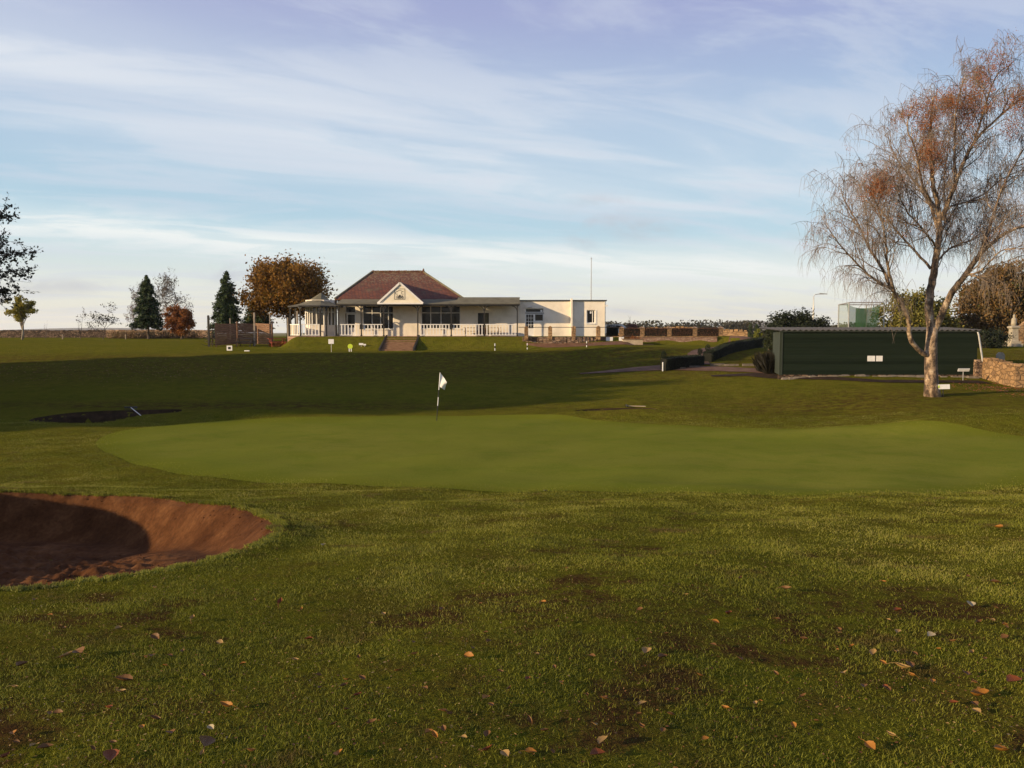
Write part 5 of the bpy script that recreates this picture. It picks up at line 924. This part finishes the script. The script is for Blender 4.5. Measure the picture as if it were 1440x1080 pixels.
# woodland out of frame to the left that shades the bank
for i, (x_, y_, ht, hw) in enumerate(((-47,16.8,14,3.2),(-46,20.5,15,3.6),(-47,26,18,4.4),(-46,32,18.5,4.4),(-48,38,15,4.3),(-47,43.5,10.5,3.6),(-52,23.5,16,4.2),(-53,30.5,17,4.4),(-40.5,29,7.5,2.8),(-40,35,7.5,2.8))):
    g_ = H(x_, y_); t = thing('woodland_tree', (x_, y_, g_), 'tall dense tree in the woodland belt left of the view', 'tree', 'woodland trees beyond the left edge'); cl, P = clumps((x_, y_, g_+ht*.54), (hw, hw, ht*.48), 260, 42, .35, .15, .45); m = MB().tube([(x_, y_, g_-.2), (x_, y_, g_+ht*.5), (x_, y_, g_+ht*.9)], [.3,.2,.05], 7)
    for q in cl[:20]: m.tube([(x_, y_, g_+ht*.3), q], [.08,.02], 4, False)
    m.build('trunk', M['bark'], t); MB().cards(P, .55).build('crown', L['dull'], t)
# ------------------------------------------------------------------ birch
def birch():
    D0 = 33.0; q0 = G(1311, 557.5); D0 = q0[1]; t = thing('birch_tree', tuple(q0), 'tall leafless weeping birch with a forked pale trunk in front of the shed', 'tree')
    def wp(lst): return [W(a, b, D0+c) for a, b, c in lst]
    limbs = []
    T0 = wp([(1311.5,562,0),(1310,540,0),(1309,515,0),(1309,494,0),(1310,475,0),(1311,460,0)]); tr = MB(); tr.tube(T0, [.36,.275,.25,.24,.215,.21], 14)
    def limb(lst, r0, r1, spawn=.12, k=10):
        P = np.array(wp(lst)); n = (len(P)-1)*5+1; u = np.linspace(0, len(P)-1, n); Q = np.stack([herm(range(len(P)), P[:, c], u) for c in range(3)], 1); Q += rng.normal(size=Q.shape)*.012; tr.tube(Q, np.linspace(r0, r1, n)+.0, k if r0 > .06 else 6, False); limbs.append((Q, np.linspace(r0, r1, n), spawn)); return Q
    limb([(1311,466,0),(1306,433,.1),(1311.7,392,.2),(1316,364,.2),(1321,328,.2),(1320,297,.2),(1313,262,.1),(1310,225,0),(1308,184,-.1),(1312,140,-.2),(1318,132,-.2)], .19, .018, .25)
    limb([(1313,466,0),(1327,436,-.3),(1339,411,-.6),(1356,389,-.9),(1378,358,-1.3),(1398,339,-1.6),(1420,325,-1.9),(1450,316,-2.2),(1480,312,-2.5)], .16, .03, .3)
    limb([(1309,500,0),(1298,497,-.2),(1280,475,-.5),(1277,450,-.7),(1269,429,-.9),(1253,406,-1.1),(1231,394,-1.3),(1203,369,-1.6),(1178,340,-1.9),(1160,314,-2.1)], .115, .012, .35)
    limb([(1253,406,-1.1),(1239,375,-1.0),(1223,350,-.8),(1207,315,-.6),(1188,282,-.5),(1180,260,-.5)], .07, .01, .15)
    limb([(1257,410,-1.1),(1250,380,-1.6),(1246,345,-1.9),(1240,310,-2.2),(1228,275,-2.4),(1222,250,-2.5)], .06, .01, .2)
    limb([(1309,378,.2),(1287,353,.7),(1264,328,1.1),(1242,300,1.4),(1222,270,1.6),(1214,252,1.7)], .06, .01, .2)
    limb([(1321,326,.2),(1308,288,.6),(1298,269,.9),(1274,240,1.3),(1255,213,1.6),(1248,190,1.7)], .075, .01, .2)
    limb([(1320,300,.2),(1296,255,-.6),(1288,215,-1.0),(1276,175,-1.3),(1282,148,-1.4)], .06, .01, .2)
    limb([(1324,310,.2),(1334,282,-.1),(1344,257,-.3),(1358,221,-.5),(1375,194,-.7),(1409,160,-.8),(1440,136,-.9),(1462,122,-1)], .11, .012, .2)
    limb([(1344,257,-.3),(1342,210,.4),(1344,160,.9),(1358,107,1.2),(1368,100,1.3)], .055, .008, .2)
    limb([(1370,200,-.7),(1385,150,-1.2),(1402,105,-1.5),(1422,90,-1.6)], .05, .008, .2)
    limb([(1380,356,-1.3),(1391,320,-1.0),(1399,295,-.8),(1416,252,-.3),(1440,209,.2),(1470,170,.6)], .08, .012, .2)
    limb([(1338,290,.1),(1375,278,1.2),(1409,252,1.9),(1436,240,2.3),(1470,232,2.6)], .045, .01, .1)
    limb([(1314,372,.2),(1335,350,1.0),(1365,338,1.8),(1400,322,2.5),(1436,300,3.0)], .05, .01, .2)
    limb([(1356,389,-.9),(1378,381,-2),(1410,352,-3),(1445,345,-3.7)], .045, .01, .1)
    limb([(1318,350,.2),(1300,325,-1.6),(1278,300,-2.6),(1262,270,-3.2),(1252,240,-3.5)], .05, .01, .3)
    limb([(1318,345,.2),(1330,300,2.2),(1328,250,3.0),(1334,200,3.4),(1338,165,3.5)], .05, .01, .3)
    tr.build('trunk', M['birch'], t, smooth=True)
    br = MB(); tw = MB(); leafp = []; nb = 0; top = q0
    C0 = W(1330, 300, D0)
    for Q, rr, sp in limbs:
        L_ = np.concatenate([[0], np.cumsum(np.linalg.norm(np.diff(Q, axis=0), axis=1))]); s_ = L_[-1]*sp
        while s_ < L_[-1]:
            i = min(len(Q)-2, np.searchsorted(L_, s_)-1); p = Q[i]+(Q[i+1]-Q[i])*((s_-L_[i])/(L_[i+1]-L_[i]+1e-9)); dr = Q[i+1]-Q[i]; dr /= np.linalg.norm(dr); r = rr[i]
            P0z = p[2]; ax = rng.normal(size=3); ax -= dr*ax.dot(dr); ax /= np.linalg.norm(ax); nd = dr*.75+ax*.75+np.array([0,0,.25]); out = (p-C0)*[1,1,0]; nd += out*.06; nd /= np.linalg.norm(nd)
            ln = (1.2+1.8*rng.random())*(1.0-.5*s_/L_[-1])*(1.0 if P0z > 6 or s_ > .75*L_[-1] else 1.12); P = [p]; v = nd.copy(); steps = 8
            for k in range(steps): v = v+rng.normal(size=3)*.10+np.array([0,0,.05 if k < 4 else -.13]); v /= np.linalg.norm(v); P.append(P[-1]+v*ln/steps)
            P = np.array(P); br.tube(P, np.linspace(min(.026, r*.6), .005, steps+1), 4, False); nb += 1
            # second order + hanging twigs
            for k in range(int(ln*6)):
                j = 2+rng.integers(steps-1); b = P[j]; w_ = rng.normal(size=3)*.8+(P[j]-P[j-1])/ln*steps*.6+[0,0,.3]; w_ /= np.linalg.norm(w_); l2 = .45+.65*rng.random(); S2 = [b]; ww = w_.copy()
                for z_ in range(5): ww = ww+rng.normal(size=3)*.13+np.array([0,0,-.17]); ww /= np.linalg.norm(ww); S2.append(S2[-1]+ww*l2/5)
                tw.tube(S2, np.linspace(.0085, .004, 6), 3, False)
                for h_ in range(3+rng.integers(4)):
                    b2 = S2[1+rng.integers(5)]; l3 = .30+.60*rng.random(); x3 = rng.normal(size=3)*.45; x3[2] = -.25; S3 = [b2]
                    for z_ in range(4): x3 = x3*.72+np.array([rng.normal()*.05+.015, rng.normal()*.05, -.30]); S3.append(S3[-1]+x3/np.linalg.norm(x3)*l3/4)
                    tw.tube(S3, np.linspace(.0052, .0026, 5), 3, False)
                    if b2[2] > 3.5: leafp.append(S3[2]); leafp.append(S3[3])
            s_ += .19+.13*rng.random()
    br.build('branches', M['birch'], t); tw.build('twigs', M['birchtwig'], t)
    A = np.array(leafp); cs = [(1290,160,1.2),(1305,165,1.1),(1372,145,1.3),(1390,110,1.1),(1400,95,1.),(1332,140,.9),(1310,215,1.0),(1435,145,1.0),(1237,262,.9),(1420,180,.8),(1362,165,1.0)]
    k = np.zeros(len(A)); dd = A[:,1]; u = A[:,0]/dd; v = A[:,2]/dd
    for a, b, r in cs: c = W(a, b, D0); k = np.maximum(k, np.exp(-((u-c[0]/D0)**2+(v-c[2]/D0)**2)/(r*.017)**2))
    sel = A[rng.random(len(A)) < k*.9+.02]; sel = np.repeat(sel, 11, 0)+rng.normal(size=(len(sel)*11, 3))*.09; MB().cards(sel, .05*(.7+.6*rng.random(len(sel)))).build('leaves', M['birchleaf'], t)
    print('birch branches', nb, 'leaves', len(sel), 'twigfaces', sum(len(f) for f in tw.f))
birch()
# ------------------------------------------------------------------ far distance
def treeline(px0, px1, d_, ht, name, label, leaf, n=26, gx=None):
    P = []; x0, x1 = X(px0, d_), X(px1, d_)
    for i in range(n): c = np.array([x0+(x1-x0)*rng.random(), d_+rng.normal()*8, 0]); g_ = H(c[0], c[1]); hh = ht*(.45+.6*rng.random()); w = hh*(.7+.8*rng.random()); P.append(c+[0,0,g_]+np.abs(rng.normal(size=(260, 3)))*0+np.column_stack([rng.normal(size=260)*w*.5, rng.normal(size=260)*w*.4, hh*rng.random(260)**.7]))
    tag(MB().cards(np.vstack(P), ht*.16).build(name, leaf), label, 'woodland', kind='stuff')
treeline(845, 1115, 330, 6.8, 'distant_woodland', 'low dark tree line on the horizon right of the clubhouse', L['dull'], 60)
treeline(1165, 1260, 330, 6.0, 'distant_woodland', 'low tree line on the horizon behind the practice cage', L['dull'], 20)
treeline(-60, 300, 330, 3.2, 'distant_woodland', 'thin tree line on the horizon at the far left', L['dull'], 20)
def hill(px, d_, half, top, name='hills'):
    c = (X(px, d_), d_); R_ = half/F*d_; z1 = Z(top, d_); n = 48; k = 14; V = []
    for i in range(k+1):
        f = i/k; 
        for j in range(n): a = j*6.283/n; rr = R_*(1-f)*(1+.08*math.sin(3*a+d_)); V.append((c[0]+rr*math.cos(a), c[1]+rr*math.sin(a)*.5, -16+(z1+16)*(math.sin(f*1.57)**1.4)*(1+.04*math.sin(5*a)*(1-f))))
    tag(MB().add(V, [(i*n+j, i*n+(j+1) % n, (i+1)*n+(j+1) % n, (i+1)*n+j) for i in range(k) for j in range(n)]+[tuple(k*n+j for j in range(n))]).build(name, M['hill'], smooth=True), kind='structure')
M['hill'] = MAT('far fields', [(.05,.055,.03),(.09,.085,.05),(.07,.06,.045)], .004, .95)
hill(1060, 3600, 75, 450.5); hill(1095, 3900, 100, 453); hill(872, 3300, 60, 455.5); hill(960, 4000, 160, 459); hill(1200, 3500, 90, 455); hill(1330, 3600, 120, 454); hill(140, 3800, 260, 461)
# haze
hz = MB().box((-5600,-5600,-22), (5600,5600,110)).build('haze', None) if False else None
def haze():
    m = bpy.data.materials.new('haze'); m.use_nodes = True; t = NT(m.node_tree); t.n.clear(); out = t.node('ShaderNodeOutputMaterial'); pv = t.node('ShaderNodeVolumePrincipled', {'Color': (.95,.97,1.0,1), 'Density': .0001, 'Anisotropy': .1}); t.l.new(pv.outputs[0], out.inputs['Volume'])
    tag(MB().box((-5600,-5600,-22), (5600,5600,110)).build('haze', m), 'thin pale air haze over the whole course', 'haze', kind='stuff')
haze()
# ------------------------------------------------------------------ light
EL, AZ = 14.0, 66.0
sdir = Vector((-math.sin(R(AZ))*math.cos(R(EL)), -math.cos(R(AZ))*math.cos(R(EL)), math.sin(R(EL))))
sl = bpy.data.lights.new('sun', 'SUN'); sl.energy = 5.0; sl.angle = R(.6); sl.color = (1.0,.74,.44); so = bpy.data.objects.new('sun', sl); COL.objects.link(so); so.rotation_euler = sdir.to_track_quat('Z', 'Y').to_euler()
w = bpy.data.worlds.new('World'); S.world = w; w.use_nodes = True; t = NT(w.node_tree); bg = t.n['Background']
sky = t.node('ShaderNodeTexSky', sky_type='NISHITA', sun_disc=False, sun_elevation=R(EL), sun_rotation=math.atan2(sdir.x, sdir.y), air_density=1.0, dust_density=1.2, ozone_density=2.0)
K = .11
tc = t.node('ShaderNodeTexCoord'); sp = t.node('ShaderNodeSeparateXYZ', {0: tc.outputs['Generated']})
az = t.m('ARCTAN2', sp.outputs[0], sp.outputs[1]); el = t.m('ARCSINE', sp.outputs[2])
# cloud plane coordinates, streaks run gently down to the right
zz = t.m('ADD', t.m('MAXIMUM', sp.outputs[2], 0.0), .10); cxn = t.m('DIVIDE', sp.outputs[0], zz); cyn = t.m('DIVIDE', sp.outputs[1], zz)
a_ = .42; u = t.m('ADD', t.m('MULTIPLY', cxn, math.cos(a_)), t.m('MULTIPLY', cyn, math.sin(a_))); v = t.m('ADD', t.m('MULTIPLY', cxn, -math.sin(a_)), t.m('MULTIPLY', cyn, math.cos(a_)))
vec = t.node('ShaderNodeCombineXYZ', {0: t.m('MULTIPLY', u, .30), 1: t.m('MULTIPLY', v, .85), 2: 0.0}).outputs[0]
n1 = t.noise(vec, 1.0, 7, .55, dist=.6); n2 = t.noise(vec, 3.0, 7, .62, dist=.7)
n3 = t.noise(t.node('ShaderNodeMapping', {'Vector': tc.outputs['Generated'], 'Scale': (1, 1, 3.0)}).outputs[0], 5.0, 5, .6)
def gw(v, c, wdt): q = t.m('DIVIDE', t.m('SUBTRACT', v, c), wdt); return t.m('POWER', 2.71828, t.m('MULTIPLY', t.m('MULTIPLY', q, q), -1.0))
wob = t.m('MULTIPLY', t.m('SUBTRACT', n1, .5), .10)
# wide cirrus band: elevation centre falls from left to right
cA = t.m('ADD', t.m('MULTIPLY', az, -.115), .225); bandA = gw(t.m('ADD', el, wob), cA, .082)
cB = t.m('ADD', t.m('MULTIPLY', az, -.050), .090); bandB = gw(t.m('ADD', el, t.m('MULTIPLY', wob, .25)), cB, .020)
covA = t.m('MULTIPLY', bandA, t.m('MULTIPLY', t.sm(n1, .38, .58, .45, 1.0), t.sm(n2, .36, .58, .55, 1.0))); covB = t.m('MULTIPLY', t.m('MULTIPLY', bandB, t.sm(n2, .40, .58, .45, 1.0)), t.sm(az, .25, .52, 1.0, .25))
hor = t.sm(el, 0.0, .10, 1.0, 0.0)
veil = t.m('MULTIPLY', t.sm(n2, .44, .62), t.sm(el, .30, .60, .42, .26))
base = t.ramp(t.m('DIVIDE', t.m('MAXIMUM', el, 0.0), .60), [(0.0, lin((240,236,214))), (.085, lin((228,232,222))), (.20, lin((172,206,220))), (.40, lin((160,188,214))), (.62, lin((158,166,204))), (1.0, lin((142,150,194)))])
skyc = t.mix(1.0, sky.outputs[0], (K, K, K, 1), 'MULTIPLY')
c = t.mix(.86, skyc, base); c = t.mix(t.m('MULTIPLY', covA, .85), c, lin((222,226,229))); c = t.mix(t.m('MINIMUM', veil, 1.0), c, lin((198,206,218))); c = t.mix(t.m('MULTIPLY', covB, .80), c, lin((238,240,234)))
# small grey cumulus smudges near the horizon
n4 = t.noise(t.node('ShaderNodeMapping', {'Vector': tc.outputs['Generated'], 'Scale': (1, 1, 2.2)}).outputs[0], 16.0, 5, .6, dist=.5)
for px_, py_, wx_, wy_, kk in ((838,312,38,12,.9),(905,325,42,14,.9),(850,285,45,9,.6),(815,345,20,14,.7),(60,404,48,9,.8),(125,402,30,8,.7),(335,388,34,14,.7),(560,362,60,8,.35),(1120,345,40,12,.5),(870,438,40,9,.5)):
    g_ = t.m('MULTIPLY', gw(az, math.atan((px_-720)/F), wx_/F), gw(el, math.atan((465-py_)/F*math.cos(math.atan((px_-720)/F))), wy_/F)); c = t.mix(t.m('MULTIPLY', t.m('MULTIPLY', g_, t.sm(n4, .38, .62)), kk*.75), c, lin((182,186,194)))
# direction away from the view: dimmer half of the sky
c = t.mix(1.0, c, (7.5,7.55,7.7,1), 'MULTIPLY'); t.put(bg.inputs[0], c); bg.inputs[1].default_value = .1
S.view_settings.view_transform = 'Standard'; S.view_settings.look = 'None'; S.view_settings.exposure = .60; S.view_settings.gamma = 1
S.cycles.max_bounces = 6; S.cycles.transparent_max_bounces = 16; S.cycles.volume_bounces = 0
